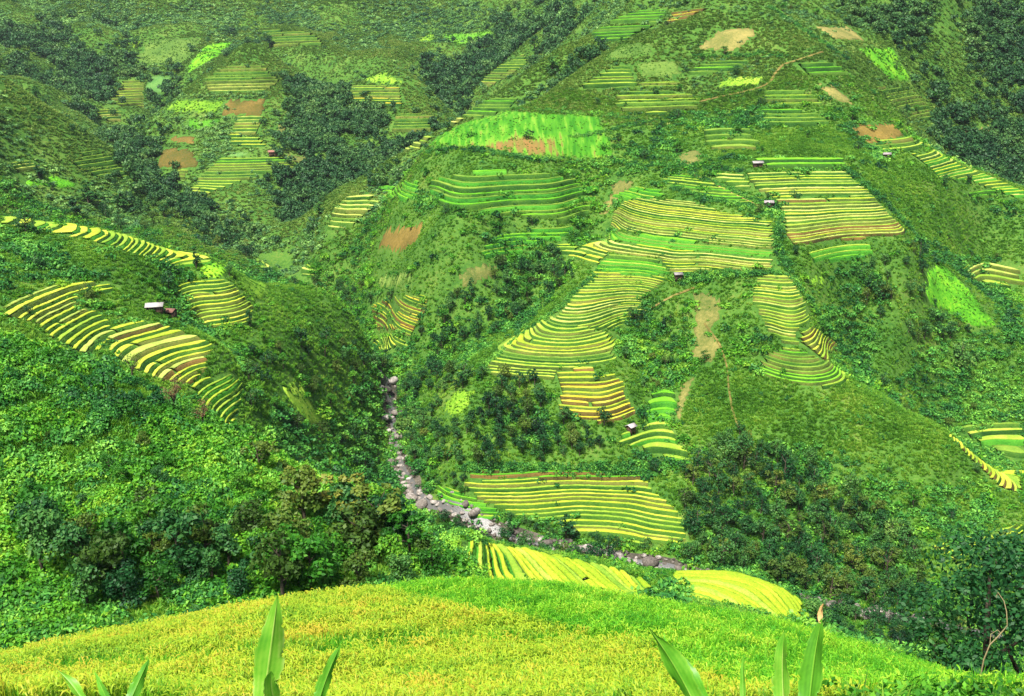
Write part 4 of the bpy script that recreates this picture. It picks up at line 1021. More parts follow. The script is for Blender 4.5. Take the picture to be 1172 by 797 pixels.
# short crop and grass standing on the plots
tx, ty, ts = [], [], []
for p in TUFTS:
    D = p[:, 1].mean(); ar = np.ptp(p[:, 0]) * np.ptp(p[:, 1]); n = int(min(6000, ar * (.9 if D < 700 else .25)))
    x = RNG.uniform(p[:, 0].min(), p[:, 0].max(), n); y = RNG.uniform(p[:, 1].min(), p[:, 1].max(), n)
    k = inside(p, x, y) & (vnoise(x / 6, y / 6, 91) + RNG.normal(0, .4, n) > -.1); tx.append(x[k]); ty.append(y[k]); ts.append(np.full(k.sum(), .7 if D < 700 else 1.3))
tx, ty, ts = map(np.concatenate, (tx, ty, ts)); ts = ts * RNG.uniform(.7, 1.3, len(ts))
C_CROP = proto_coll('crop_tuft', [tuft_mesh(600 + i, 34, M['crop_blades'], 1.0, .5, .07) for i in range(4)])
scatter('plot_greens', 'tufts of leafy crop and grass standing on the green plots', 'crop', C_CROP, np.stack([tx, ty, ground(tx, ty) + .15], 1), np.stack([ts, ts, ts * .7], 1), RNG.uniform(0, 6.28, len(tx)), RNG.integers(0, 4, len(tx)))
# ------------------------------------------------------------------ trees
def tree_meshes(seed, kind, n, leaf, mat):
    """unit tree, 1 m tall: (trunk, crown)"""
    r = np.random.default_rng(seed)
    L = []
    if kind == 'round':
        for k in range(13):
            a = r.uniform(0, 6.28); h = r.uniform(.38, .90); q = .27 * math.sqrt(max(.05, 1 - ((h - .58) / .40) ** 2)) * r.uniform(.35, 1.1)
            L.append((q * math.cos(a), q * math.sin(a), h, r.uniform(.10, .17)))
    elif kind == 'tall':
        for k in range(13):
            a = r.uniform(0, 6.28); h = .30 + .62 * k / 12 + r.normal(0, .02); q = (.17 - .12 * max(0, h - .6) / .4) * r.uniform(.2, 1.1)
            L.append((q * math.cos(a), q * math.sin(a), h, r.uniform(.08, .13) * (1.15 - .4 * h)))
    elif kind == 'bushy':
        for k in range(15):
            a = r.uniform(0, 6.28); h = r.uniform(.16, .86); q = .36 * math.sqrt(max(.05, 1 - ((h - .42) / .56) ** 2)) * r.uniform(.3, 1.1)
            L.append((q * math.cos(a), q * math.sin(a), h, r.uniform(.11, .19)))
    elif kind == 'open':
        for k in range(16):
            a = r.uniform(0, 6.28); h = r.uniform(.42, .95); q = .36 * math.sqrt(max(.05, 1 - ((h - .66) / .38) ** 2)) * r.uniform(.4, 1.15)
            L.append((q * math.cos(a), q * math.sin(a), h, r.uniform(.05, .115)))
    lean = r.normal(0, .03, 2)
    tr = [tube([(0, 0, -.06), (lean[0] * .4, lean[1] * .4, .25), (lean[0], lean[1], .52), (lean[0] * 1.4, lean[1] * 1.4, .82)], [.03, .024, .016, .005])]
    for k, lb in enumerate(L[:9 if kind in ('open', 'round') else 6]):
        h0 = max(.16, lb[2] - .22); f = h0 / .52
        p0 = np.array([lean[0] * f, lean[1] * f, h0]); p1 = np.array(lb[:3])
        mid = (p0 + p1) / 2 + np.array([0, 0, -.03]) + r.normal(0, .012, 3)
        tr.append(tube([p0, mid, p1], [.012, .008, .003], 5))
    tv, tf, _ = merge(tr)
    cv, cf, ct = clump(n, L, leaf, r, .75, .6)
    return mesh_data('trunk', tv, tf, M['bark']), mesh_data('crown', cv, cf, mat, tint=ct)
TM = {}
for kind, mats in (('round', ('dark', 'olive', 'bright')), ('tall', ('dark',)), ('bushy', ('dark', 'olive', 'bright')), ('open', ('olive', 'bright'))):
    for mt in mats:
        TM[kind, mt, 'mid'] = [tree_meshes(200 + 7 * i + len(TM), kind, 520, .042, M['tree_' + mt]) for i in range(4 if mt == 'dark' else 3)]
        if kind != 'tall':
            if kind == 'bushy': TM[kind, mt, 'close'] = [tree_meshes(700 + 7 * i + len(TM), kind, 5200, .0135, M['tree_' + mt]) for i in range(2)]
            TM[kind, mt, 'near'] = [tree_meshes(400 + 7 * i + len(TM), kind, 1100 if kind != 'open' else 900, .036, M['tree_' + mt]) for i in range(3)]
trnd = random.Random(77)
NT = 0
TREES = []
WORDS = {'round': 'broadleaf tree', 'tall': 'slender tree', 'bushy': 'bushy tree', 'open': 'thin tree'}
TINT = {'dark': 'dark', 'olive': 'olive', 'bright': 'bright'}
NAMES = {'round': 'broadleaf_tree', 'tall': 'slender_tree', 'bushy': 'bushy_tree', 'open': 'open_tree'}
def tree(x, y, h, kind, mt, label, group, res='mid', wide=1.0, sink=.15, name=None):
    global NT
    NT += 1
    tm, cm = trnd.choice(TM[kind, mt, res])
    if kind == 'tall' and y > 500: wide *= 1.6
    z = float(ground(x, y)) - sink
    o = empty(name or NAMES[kind], (x, y, z), trnd.uniform(0, 6.28))
    o.scale = (h * wide * trnd.uniform(.9, 1.15), h * wide * trnd.uniform(.9, 1.15), h)
    obj('trunk', tm, o); obj('crown', cm, o)
    tag(o, label, 'tree', group)
    TREES.append((x, y, h))
    return o
def size_word(h, lo, hi):
    f = (h - lo) / (hi - lo + 1e-6)
    return 'tall' if f > .66 else ('middling' if f > .33 else 'small')
def grove(uv, lay, n, lo, hi, kinds, where, group, spacing=.42, res='mid', wide=1.0):
    """trees of a wood placed on the ground inside an outline, each with its own size and kind"""
    poly = outline(uv, lay, 14); got = []; tries = 0
    x0, y0 = poly.min(0); x1, y1 = poly.max(0)
    while len(got) < n and tries < n * 120:
        tries += 1
        x, y = trnd.uniform(x0, x1), trnd.uniform(y0, y1)
        if not inside(poly, np.array([x]), np.array([y]))[0]: continue
        if unseen(x, y) > 3: continue
        h = lo + (hi - lo) * trnd.random() ** 1.3
        if any((x - a) ** 2 + (y - b) ** 2 < (spacing * .5 * (h + c)) ** 2 for a, b, c in got): continue
        if any(inside(p, np.array([x]), np.array([y]))[0] for p in EXCL): continue
        got.append((x, y, h))
    for x, y, h in got:
        kind, mt = trnd.choice(kinds)
        u, v = project([[x, y, float(ground(x, y)) + h / 2]])
        fx = (u[0] - min(p[0] for p in uv)) / (max(p[0] for p in uv) - min(p[0] for p in uv))
        fy = (v[0] - min(p[1] for p in uv)) / (max(p[1] for p in uv) - min(p[1] for p in uv))
        part = ('upper ' if fy < .36 else 'lower ' if fy > .68 else 'middle ') + ('left' if fx < .34 else 'right' if fx > .66 else 'centre')
        lab = '%s %s %s in %s, %s' % (size_word(h, lo, hi), TINT[mt], WORDS[kind], where, part)
        tree(x, y, h, kind, mt, lab, lab + ' (alike)', res, wide)
    return len(got)
DK = [('round', 'dark')] * 4 + [('bushy', 'dark')] * 3 + [('round', 'olive'), ('bushy', 'olive')]
MX = [('round', 'dark'), ('bushy', 'dark'), ('bushy', 'bright'), ('round', 'olive'), ('tall', 'dark')]
DK2 = [('round', 'dark')] * 6 + [('round', 'olive'), ('bushy', 'dark'), ('tall', 'dark')]
MX2 = [('round', 'dark')] * 3 + [('round', 'bright'), ('round', 'olive'), ('bushy', 'dark'), ('tall', 'dark')]
g = []
g.append(grove([(800, 520), (850, 495), (900, 520), (960, 560), (1000, 580), (1050, 640), (1060, 705), (1000, 712), (940, 690), (880, 665), (800, 645), (780, 605), (790, 550)], (285, 420), 160, 5.5, 12, DK + [('bushy', 'dark')] * 4 + [('open', 'olive')], 'the dark wood on the right', ''))
g.append(grove([(470, 430), (520, 425), (560, 432), (634, 440), (636, 476), (700, 490), (700, 525), (600, 537), (520, 540), (475, 545), (452, 500)], 'mount', 120, 4.5, 10, DK2, 'the wood above the stream', ''))
g.append(grove([(290, 385), (400, 395), (450, 420), (440, 470), (436, 545), (410, 535), (330, 490), (282, 472)], 'spur', 64, 4, 9.5, MX2, 'the trees on the left bank', ''))
g.append(grove([(475, 385), (540, 320), (600, 300), (640, 290), (660, 318), (560, 388), (500, 412)], 'mount', 58, 4.5, 9.5, MX2, 'the wooded gully beside the terraces', ''))
g.append(grove([(60, 225), (200, 235), (300, 270), (350, 315), (290, 300), (240, 288), (110, 258)], (560, 800), 34, 5, 11, DK, 'the trees beyond the left spur', ''))
g.append(grove([(345, 318), (400, 322), (430, 345), (424, 390), (400, 350)], (480, 760), 16, 5, 9, DK, 'the trees at the foot of the mountain', ''))
g.append(grove([(980, 300), (1055, 295), (1060, 355), (1120, 385), (1120, 420), (1080, 410), (1010, 370), (985, 340)], (430, 520), 30, 4, 10, DK, 'the dark gully on the right', ''))
#g.append(grove([(490, 600), (520, 596), (580, 612), (640, 630), (700, 640), (780, 640), (800, 655), (760, 648), (690, 634), (600, 618), (540, 604)], (290, 380), 20, 3, 6, MX, 'the bushes lining the stream', '', .5))
g.append(grove([(700, 470), (745, 440), (745, 380), (700, 430), (720, 400), (760, 350), (780, 380), (770, 440)], 'mount', 18, 3, 6, MX, 'the hollow beside the amber terraces', ''))
g.append(grove([(800, 706), (860, 700), (930, 702), (1000, 716), (1075, 728), (1080, 760), (1000, 740), (900, 716)], (205, 286), 34, 3.5, 6.5, DK, 'the bushes before the lower stream', '', .4))
# the near slope: bigger and finer
NW = [('bushy', 'bright'), ('bushy', 'bright'), ('bushy', 'olive'), ('round', 'bright'), ('round', 'dark'), ('bushy', 'dark'), ('round', 'olive')]
g.append(grove([(20, 610), (120, 600), (300, 600), (420, 590), (500, 640), (530, 665), (400, 680), (280, 684), (150, 700), (20, 725)], (80, 130), 48, 4.0, 8.2, NW, 'the trees just behind the rice', '', .4, 'near'))
g.append(grove([(20, 470), (180, 500), (330, 535), (440, 590), (400, 590), (200, 600), (20, 610)], (95, 140), 18, 1.8, 3.6, NW, 'the bushes up the near slope', '', .9, 'near'))
def solo(u, v, lay, h, kind, mt, label, res='mid', wide=1.0, group=None):
    p = hit([(u, v)], lay)[0]
    return tree(p[0], p[1], h, kind, mt, label, group, res, wide)
# bushes along the stream
ns = 0
EXCL_T = [p for p in EXCL if p is not STREAM]
for k in range(1600):
    i = trnd.randrange(2, len(RC) - 2); d = RC[i + 1] - RC[i - 1]; d /= np.linalg.norm(d)
    sd = trnd.choice((-1, 1)); of = sd * trnd.uniform(3.6, 8.5)
    x, y = RC[i][0] - d[1] * of, RC[i][1] + d[0] * of
    u, v = project([[x, y, float(ground(x, y))]])
    if unseen(x, y) > 3.5 or not (425 < u[0] < 1100): continue
    near_side = (y < RC[i][1])
    h = trnd.uniform(2.4, 5.0) * (1.25 if u[0] > 800 else 1.0)
    if near_side and (u[0] < 510 or 690 < u[0] < 800): h *= .6
    elif near_side: h *= 1.25
    if any((x - a) ** 2 + (y - b) ** 2 < (.34 * (h + c)) ** 2 for a, b, c in TREES): continue
    if any(inside(p, np.array([x]), np.array([y]))[0] for p in EXCL_T): continue
    if ns > 130: break
    ns += 1
    kind, mt = trnd.choice([('bushy', 'dark'), ('bushy', 'dark'), ('bushy', 'olive'), ('bushy', 'bright'), ('round', 'dark')])
    lab = '%s %s %s on the %s side of the stream, %s' % (size_word(h, 1.5, 5.2), TINT[mt], WORDS[kind], 'near' if near_side else 'far',
          'upper reach' if u[0] < 500 else 'middle reach' if u[0] < 800 else 'lower reach')
    tree(x, y, h, kind, mt, lab.replace('bushy tree', 'bush'), lab + ' (alike)', 'mid', 1.1, name='stream_bush')
nb2 = 0
for k in range(900):
    i = trnd.randrange(2, len(RC) - 2); d = RC[i + 1] - RC[i - 1]; d /= np.linalg.norm(d)
    best = None
    for sd in (-1, 1):
        of = sd * trnd.uniform(3.4, 6.5); q = (RC[i][0] - d[1] * of, RC[i][1] + d[0] * of)
        if best is None or q[1] < best[1]: best = q
    x, y = best
    u, v = project([[x, y, float(ground(x, y))]])
    if not (505 < u[0] < 685 or 800 < u[0] < 1080): continue
    h = trnd.uniform(4.2, 7.0)
    if any((x - a) ** 2 + (y - b) ** 2 < (.26 * (h + c)) ** 2 for a, b, c in TREES if c > 3.9): continue
    if nb2 > 70: break
    nb2 += 1
    kind, mt = trnd.choice([('bushy', 'dark'), ('bushy', 'dark'), ('bushy', 'olive'), ('round', 'dark'), ('bushy', 'bright')])
    lab = '%s %s %s hiding the stream, %s' % (size_word(h, 4.2, 7.0), TINT[mt], WORDS[kind], 'behind the yellow nose' if u[0] < 700 else 'below the dark wood on the right')
    tree(x, y, h, kind, mt, lab.replace('bushy tree', 'bush'), lab + ' (alike)', 'mid', 1.0, name='stream_bush')
print('stream bushes', ns, nb2)
# lone trees and big dark bushes dotted over the open slopes
nl = 0
for k in range(4000):
    D = math.sqrt(trnd.uniform(300 ** 2, 760 ** 2)); a = trnd.uniform(-.5, .5); x, y = a * D, D
    if unseen(x, y) > 2 or hollow(x, y) < -.4 + .5 * trnd.random(): continue
    if any((x - p) ** 2 + (y - q) ** 2 < 13 ** 2 for p, q, c in TREES): continue
    if any(inside(p, np.array([x]), np.array([y]))[0] for p in EXCL): continue
    nl += 1
    h = trnd.uniform(2.8, 6.0) * (1.25 if D > 560 else 1)
    kind, mt = trnd.choice([('bushy', 'dark'), ('round', 'dark'), ('round', 'dark'), ('bushy', 'olive'), ('round', 'bright')])
    u, v = project([[x, y, float(ground(x, y))]])
    side = 'left' if u[0] < 390 else 'middle' if u[0] < 780 else 'right'
    lab = '%s %s %s alone in the scrub, %s %s of the view' % (size_word(h, 2.8, 6.5), TINT[mt], WORDS[kind], 'upper' if v[0] < 200 else 'middle' if v[0] < 400 else 'lower', side)
    lab = lab.replace('middle middle', 'very middle')
    tree(x, y, h, kind, mt, lab, lab + ' (alike)', 'mid', 1.15, name='lone_tree')
    if nl >= 110: break
# trees one can pick out
for a in [
    (100, 341, 'spur', 6, 'bushy', 'dark', 'dark bushy tree standing in the top of the curving yellow terraces', 'mid', .9),
    (34, 361, 'spur', 3.5, 'bushy', 'dark', 'small dark bush at the left edge between the yellow terraces'),
    (193, 334, 'spur', 8, 'round', 'dark', 'round dark tree just left of the compact golden terraces'),
    (225, 308, 'spur', 7, 'tall', 'dark', 'upright dark tree at the end of the lime crest terraces'),
    (263, 316, 'spur', 5.5, 'round', 'dark', 'little round tree alone on the bright crest plot'),
    (286, 374, 'spur', 7, 'tall', 'dark', 'dark upright tree at the right foot of the golden terraces'),
    (30, 268, 'spur', 9, 'bushy', 'dark', 'dark tree on the left end of the spur crest'),
    (45, 206, (560, 800), 10, 'tall', 'dark', 'slender dark tree on the lime patch at the left edge'),
    (102, 235, (560, 800), 16, 'tall', 'dark', 'tallest slender tree in the valley behind the left spur'),
    (88, 250, (560, 800), 13, 'tall', 'dark', 'second tall slender tree behind the left spur, near its crest'),
    (139, 240, (560, 800), 13, 'tall', 'dark', 'slender tree apart on the right of the tall pair behind the left spur'),
    (309, 55, (900, 1300), 14, 'tall', 'dark', 'lone pointed tree on the right shoulder of the triangular hill'),
    (156, 55, (1050, 1700), 14, 'round', 'dark', 'dark tree on the lime plot of the far left slope'),
    (40, 108, (560, 800), 9, 'round', 'dark', 'round tree on the crest of the second left spur'),
    (52, 113, (560, 800), 8, 'bushy', 'dark', 'bushy tree on the crest of the second left spur'),
    (366, 247, (560, 800), 10, 'tall', 'dark', 'dark tree alone on the left foot of the mountain'),
    (510, 245, 'mount', 6, 'bushy', 'dark', 'dark bush among the scrub under the long green field'),
    (605, 160, 'mount', 6, 'bushy', 'dark', 'dark bush in the bare soil of the long green field', 'mid', 1.2),
    (1026, 80, (560, 800), 8, 'bushy', 'dark', 'dark bush in the bright green square field'),
    (632, 85, (620, 850), 12, 'tall', 'dark', 'dark upright tree in the hollow between the two mountain crests'),
    (647, 92, (620, 850), 11, 'round', 'dark', 'round dark tree in the hollow between the two mountain crests'),
    (612, 58, (900, 1400), 16, 'round', 'dark', 'dark clump of tree on the far slope left of the skyline'),
    (652, 310, 'mount', 6, 'tall', 'dark', 'upright tree on the edge of the wooded gully'),
    (612, 441, 'mount', 7.5, 'tall', 'dark', 'dark upright tree at the lower left corner of the striped terraces'),
    (648, 480, 'mount', 6, 'round', 'dark', 'round dark tree in front of the amber terraces'),
    (728, 368, 'mount', 8, 'bushy', 'dark', 'dark spreading tree where the striped terraces end on the right', 'mid', 1.15),
    (806, 415, 'mount', 6, 'bushy', 'bright', 'fresh green bush beside the dry footpath'),
    (580, 622, 'mount', 8, 'round', 'dark', 'dark broad tree on the stream bank left of the slender ones', 'mid', 1.2),
    (601, 625, 'mount', 8, 'bushy', 'dark', 'dark bushy tree on the stream bank next to the broad one', 'mid', 1.1),
    (648, 620, 'mount', 11, 'tall', 'dark', 'slender dark tree standing against the valley floor terraces', 'mid', 1.35),
    (695, 640, 'mount', 10.5, 'bushy', 'dark', 'pyramid shaped dark tree below the valley floor terraces', 'mid', .95),
    (785, 548, 'mount', 8, 'round', 'dark', 'dark tree at the right end of the valley floor terraces'),
    (790, 640, 'mount', 8, 'bushy', 'dark', 'dark bush at the lower right corner of the valley floor terraces'),
    (846, 528, 'mount', 11, 'round', 'dark', 'big dark tree at the top left of the dark wood, above the footpath end', 'mid', 1.2),
    (855, 645, 'mount', 7, 'round', 'olive', 'pale green round tree at the lower edge of the dark wood'),
    (905, 668, 'mount', 11, 'round', 'olive', 'large pale green tree in front of the dark wood', 'mid', 1.1),
    (982, 595, 'mount', 10, 'open', 'olive', 'thin olive tree rising out of the dark wood'),
    (1045, 582, 'mount', 8, 'round', 'bright', 'light green tree on the slope above the dark wood'),
    (1012, 345, (430, 520), 11, 'bushy', 'dark', 'dark leaning mass of tree at the top of the right hand gully', 'mid', 1.2),
    (1100, 420, (430, 520), 13, 'bushy', 'dark', 'great dark tree under the very bright clearing', 'mid', 1.3),
    (1070, 350, (430, 520), 4, 'round', 'dark', 'small dark bush inside the very bright clearing'),
    (1012, 442, (380, 470), 6, 'bushy', 'dark', 'dark bush just behind the grassy spur crest'),
    (1109, 211, 'mount', 6, 'round', 'dark', 'small dark tree in the slanting yellow terraces at the right'),
    (1080, 212, 'mount', 7, 'bushy', 'dark', 'dark bush under the slanting yellow terraces at the right'),
    (910, 292, 'mount', 5, 'round', 'dark', 'dark bush below the gap between the two terrace blocks'),
    (324, 690, (80, 110), 8, 'round', 'olive', 'reddish topped tree right behind the rice field on the near slope', 'near', .9),
    (130, 690, (80, 110), 7.5, 'round', 'olive', 'yellowish crowned tree behind the left end of the rice field', 'near', 1.0),
    (355, 682, (80, 115), 7, 'round', 'bright', 'broad light green tree behind the rice field', 'near', 1.25),
    (210, 660, (80, 115), 8, 'round', 'dark', 'dark tree in the middle of the near slope behind the rice field', 'near', 1.0),
    (395, 610, (100, 130), 8.5, 'open', 'olive', 'tall thin olive tree at the right brow of the near slope', 'near', 1.1),
    (430, 630, (95, 130), 8, 'open', 'olive', 'thin olive tree leaning over the brow of the near slope', 'near', 1.2),
    (345, 590, (100, 140), 6.5, 'open', 'olive', 'feathery olive tree on the brow of the near slope', 'near', 1.1),
    (470, 640, (95, 130), 6, 'open', 'bright', 'light feathery tree at the right end of the near slope', 'near', 1.2),
    (298, 540, (110, 145), 5, 'open', 'olive', 'feathery tree on the brow below the steep stack of terraces', 'near', 1.2),
    (500, 628, (130, 330), 7, 'round', 'dark', 'single dark round tree between the near slope and the yellow nose', 'mid', 1.0),
    (933, 718, (120, 260), 6.5, 'round', 'dark', 'rounded dark bush right of the lime terraced knob', 'near', 1.2),
    (1134, 766, (50, 80), 11.5, 'bushy', 'dark', 'large dark tree at the lower right corner, close by', 'close', 1.0),
    (1182, 766, (50, 80), 12.0, 'bushy', 'dark', 'dark tree half out of the right edge, close by', 'close', 1.0),
    (1072, 762, (50, 80), 5.0, 'bushy', 'bright', 'light green bush by the end of the rice field on the right', 'close', 1.2),
    (1020, 748, (50, 80), 3.6, 'bushy', 'bright', 'low bright bush under the right end of the rice field', 'close', 1.3),
    ]:
    solo(*a)
print('trees', NT, g)
# leafless and withering trees on the brow of the near slope
def bare_tree(u, v, lay, h, label, leafy, seed):
    r = np.random.default_rng(seed); p = hit([(u, v)], lay)[0]
    parts = [tube([(0, 0, -.3), (.1, .05, h * .3), (.05, .15, h * .55)], [.14, .10, .07])]
    tips = []
    for k in range(9):
        a = r.uniform(0, 6.28); h0 = h * r.uniform(.25, .55); q = h * r.uniform(.2, .42); z1 = h * r.uniform(.65, 1.0)
        p0 = np.array([.08, .1, h0]); p1 = np.array([q * math.cos(a), q * math.sin(a), z1]); md = (p0 + p1) / 2 + r.normal(0, .12, 3)
        parts.append(tube([p0, md, p1], [.055, .035, .012], 5)); tips.append(p1); tips.append(md)
        for _ in range(3):
            s = md + (p1 - md) * r.uniform(.1, .8); e = s + r.normal(0, .35, 3) + np.array([0, 0, .35]); parts.append(tube([s, e], [.018, .006], 4)); tips.append(e)
    V, F, _ = merge(parts)
    o = empty('withered_tree', (p[0], p[1], p[2]))
    tag(o, label, 'tree', 'withered trees on the brow of the near slope')
    obj('trunk', mesh_data('trunk', V, F, M['bark']), o)
    V, F, T = clump(leafy, [(t[0], t[1], t[2], .42) for t in tips], .085, r)
    obj('crown', mesh_data('crown', V, F, M['dry'] if seed == 2 else M['tree_olive'], tint=T), o)
bare_tree(152, 442, (110, 150), 5.2, 'thin tree with bare forked limbs on the brow, against the yellow terraces', 520, 1)
bare_tree(200, 475, (110, 150), 5.4, 'reddish brown withered tree on the brow below the yellow terraces', 900, 2)
bare_tree(232, 490, (110, 150), 3.8, 'short grey brown withered tree next to the reddish one', 480, 2)

# ------------------------------------------------------------------ huts
tin = earth_mat('tin_roof', [(.3, (.22, .19, .19)), (.6, (.42, .37, .38)), (.8, (.6, .55, .56))], 1.2, bump=.2, rough=.55)
white_tin = earth_mat('pale_tin_roof', [(.3, (.17, .155, .15)), (.5, (.29, .27, .26)), (.75, (.46, .44, .42))], 1.2, bump=.2, rough=.5)
wood = earth_mat('hut_boards', [(.3, (.05, .03, .022)), (.7, (.14, .09, .06))], 3.0, bump=.5)
redtin = earth_mat('rusty_roof', [(.3, (.14, .07, .055)), (.7, (.28, .14, .11))], 1.5, bump=.2)
def box(x0, y0, z0, x1, y1, z1):
    V = np.array([(x, y, z) for z in (z0, z1) for x, y in ((x0, y0), (x1, y0), (x1, y1), (x0, y1))], float)
    F = np.array([(0, 3, 2, 1), (4, 5, 6, 7), (0, 1, 5, 4), (1, 2, 6, 5), (2, 3, 7, 6), (3, 0, 4, 7)])
    return V, F
def slab(p, q, r_, s_, th=.08):
    a = np.array([p, q, r_, s_], float); n = np.cross(a[1] - a[0], a[3] - a[0]); n = n / np.linalg.norm(n) * th
    V = np.concatenate([a, a + n]); F = np.array([(0, 3, 2, 1), (4, 5, 6, 7), (0, 1, 5, 4), (1, 2, 6, 5), (2, 3, 7, 6), (3, 0, 4, 7)])
    return V, F
def hut(label, u, v, lay, L, W, Hh, rz, roofmat, shed=False):
    p = hit([(u, v)], lay)[0]
    o = empty('field_hut', (p[0], p[1], p[2] + .35), rz); tag(o, label, 'hut', None, 'thing')
    l, w = L / 2, W / 2; rise = W * .30
    prts = [box(-l, -w, -1.6, -l + .12, w, Hh), box(l - .12, -w, -1.6, l, w, Hh), box(-l + .122, w - .12, -1.6, l - .122, w, Hh),
            box(-l + .122, -w, -1.6, -.5, -w + .12, Hh), box(.5, -w, -1.6, l - .122, -w + .12, Hh), box(-.498, -w, Hh - .35, .498, -w + .12, Hh)]
    V, F, _ = merge(prts); obj('wall', mesh_data('wall', V, F, wood), o)
    V, F = box(-.46, -w + .03, -.3, .46, -w + .09, Hh - .36); obj('door', mesh_data('door', V, F, M['bark']), o)
    e = .55
    V, F, _ = merge([slab((-l - e, -w - e, Hh - .12), (l + e, -w - e, Hh - .12), (l + e, 0, Hh + rise), (-l - e, 0, Hh + rise)),
                     slab((-l - e, .004, Hh + rise), (l + e, .004, Hh + rise), (l + e, w + e, Hh - .12), (-l - e, w + e, Hh - .12))])
    obj('roof', mesh_data('roof', V, F, roofmat), o)
    gv = []
    for sx in (-l + .02, l - .10):
        V = np.array([(sx, -w, Hh + .003), (sx, w, Hh + .003), (sx, 0, Hh + rise - .02), (sx + .08, -w, Hh + .003), (sx + .08, w, Hh + .003), (sx + .08, 0, Hh + rise - .02)])
        gv.append((V, [np.array([(0, 1, 2), (5, 4, 3)]), np.array([(0, 3, 4, 1), (1, 4, 5, 2), (2, 5, 3, 0)])]))
    obj('gable', mesh_data('gable', np.concatenate([gv[0][0], gv[1][0]]), [np.concatenate([gv[0][1][0], gv[1][1][0] + 6]), np.concatenate([gv[0][1][1], gv[1][1][1] + 6])], wood), o)
    q = outline([(u - 3, v - 3), (u + 3, v - 3), (u + 3, v + 3), (u - 3, v + 3)], lay, 3); 
    t = np.linspace(0, 6.28, 12); EXCL.append(np.stack([p[0] + (L * .8) * np.cos(t), p[1] + (L * .8) * np.sin(t)], 1))
    return o
hut('white roofed farmhouse among bushes above the yellow terraces', 178, 357, 'spur', 4.8, 3.2, 1.8, .15, white_tin)
hut('low brown shed beside the white roofed farmhouse', 195, 362, 'spur', 3.6, 2.8, 1.5, -.3, redtin)
hut('small white roofed hut at the end of the striped terraces', 776, 319, 'mount', 3.0, 2.6, 1.8, .1, white_tin)
hut('small grey roofed hut by the path between the terrace blocks', 880, 237, 'mount', 3.6, 2.8, 1.9, -.2, tin)
hut('little grey roofed hut between the amber and the rounded green steps', 722, 494, 'mount', 2.9, 2.6, 2.0, .75, tin)
hut('white roofed hut above the striped right hand block', 867, 191, 'mount', 4.6, 2.8, 1.7, .05, white_tin)
hut('pink roofed hut beneath the rust coloured field', 1015, 181, 'mount', 3.4, 2.8, 1.8, -.3, tin)
hut('red roofed house beside the large fan of rows, far away', 313, 178, (700, 1000), 7.5, 4.5, 2.6, .2, redtin)

# hedges and dark shrub lines between the plots
def hedge(label, uv, lay, n, lo, hi, coll=None, spread=1.0):
    p = hit(line(uv, 4), lay)[:, :2]
    t = RNG.random(n) * (len(p) - 1); i = t.astype(int); f = (t - i)[:, None]
    q = p[i] * (1 - f) + p[np.minimum(i + 1, len(p) - 1)] * f + RNG.normal(0, spread, (n, 2))
    s = RNG.uniform(lo, hi, n)
    o = scatter('hedge', label, 'hedge', coll or C_SH, np.column_stack([q, ground(q[:, 0], q[:, 1]) - .1]), np.stack([s, s, s * 1.1], 1), RNG.uniform(0, 6.28, n), RNG.integers(0, 5, n), 'hedges between the fields')
    o['kind'] = 'thing'
hedge('dark hedge slanting down between the pale terraces and their upper triangle', [(768, 214), (790, 222), (815, 229), (850, 236), (878, 246)], 'mount', 150, .9, 1.9)
hedge('dark hedge along the path above the triangle of terraces', [(785, 196), (815, 209), (850, 224), (876, 236)], 'mount', 110, .8, 1.6)
hedge('line of dark bushes down the gap between the two terrace blocks', [(883, 240), (891, 256), (893, 270), (889, 284), (897, 296), (902, 310)], 'mount', 120, .9, 2.0)
hedge('dark bushes under the lower edge of the pale terraces', [(780, 320), (810, 317), (850, 314), (890, 314)], 'mount', 150, 1.0, 2.2)
hedge('dark line of bushes under the long green field', [(480, 174), (540, 171), (600, 182), (665, 187), (705, 184)], 'mount', 200, 1.0, 2.2)
hedge('dark line of bushes along the top of the long green field', [(585, 125), (640, 128), (690, 133), (730, 137)], 'mount', 150, .8, 1.6)
hedge('dark hedge slanting up from the right end of the long green field', [(655, 157), (690, 151), (720, 144), (750, 138), (780, 124)], 'mount', 160, .8, 1.7)
hedge('dark line of bushes across the mountain above the pale terraces', [(705, 185), (740, 189), (790, 192), (850, 196)], 'mount', 170, .8, 1.7)
hedge('dark bushes down the right edge of the striped right hand block', [(968, 194), (985, 208), (1005, 224), (1025, 246), (1050, 272)], 'mount', 170, .9, 1.9)
hedge('dark hedge above the valley floor terraces', [(525, 536), (580, 535), (640, 536), (700, 538), (748, 541)], 'mount', 180, 1.0, 2.0)
hedge('dark bushes down the left edge of the striped terraces', [(690, 308), (660, 334), (638, 356), (610, 374), (580, 396), (556, 420)], 'mount', 170, .8, 1.8)
hedge('dark hedge along the mountain crest right of the tan plot', [(880, 8), (905, 25), (940, 48), (975, 72)], (600, 800), 120, 1.0, 2.2)
hedge('dark bushes bordering the right side of the tongue of terraces', [(906, 318), (922, 340), (938, 362), (950, 382), (964, 398)], 'mount', 120, .9, 1.8)
hedge('dark row of bushes under the tan summit plot', [(795, 64), (830, 66), (870, 62), (900, 66)], (560, 800), 110, .9, 1.9)
hedge('dark bushes below the two plots on the triangular hill', [(150, 135), (185, 131), (215, 150), (245, 152), (262, 136)], (700, 1200), 90, 1.2, 2.6, C_FAR, 2.0)
hedge('dark line of bushes at the top of the plots on the triangular hill', [(200, 112), (250, 111), (308, 110)], (700, 1200), 90, 1.2, 2.6, C_FAR, 2.0)
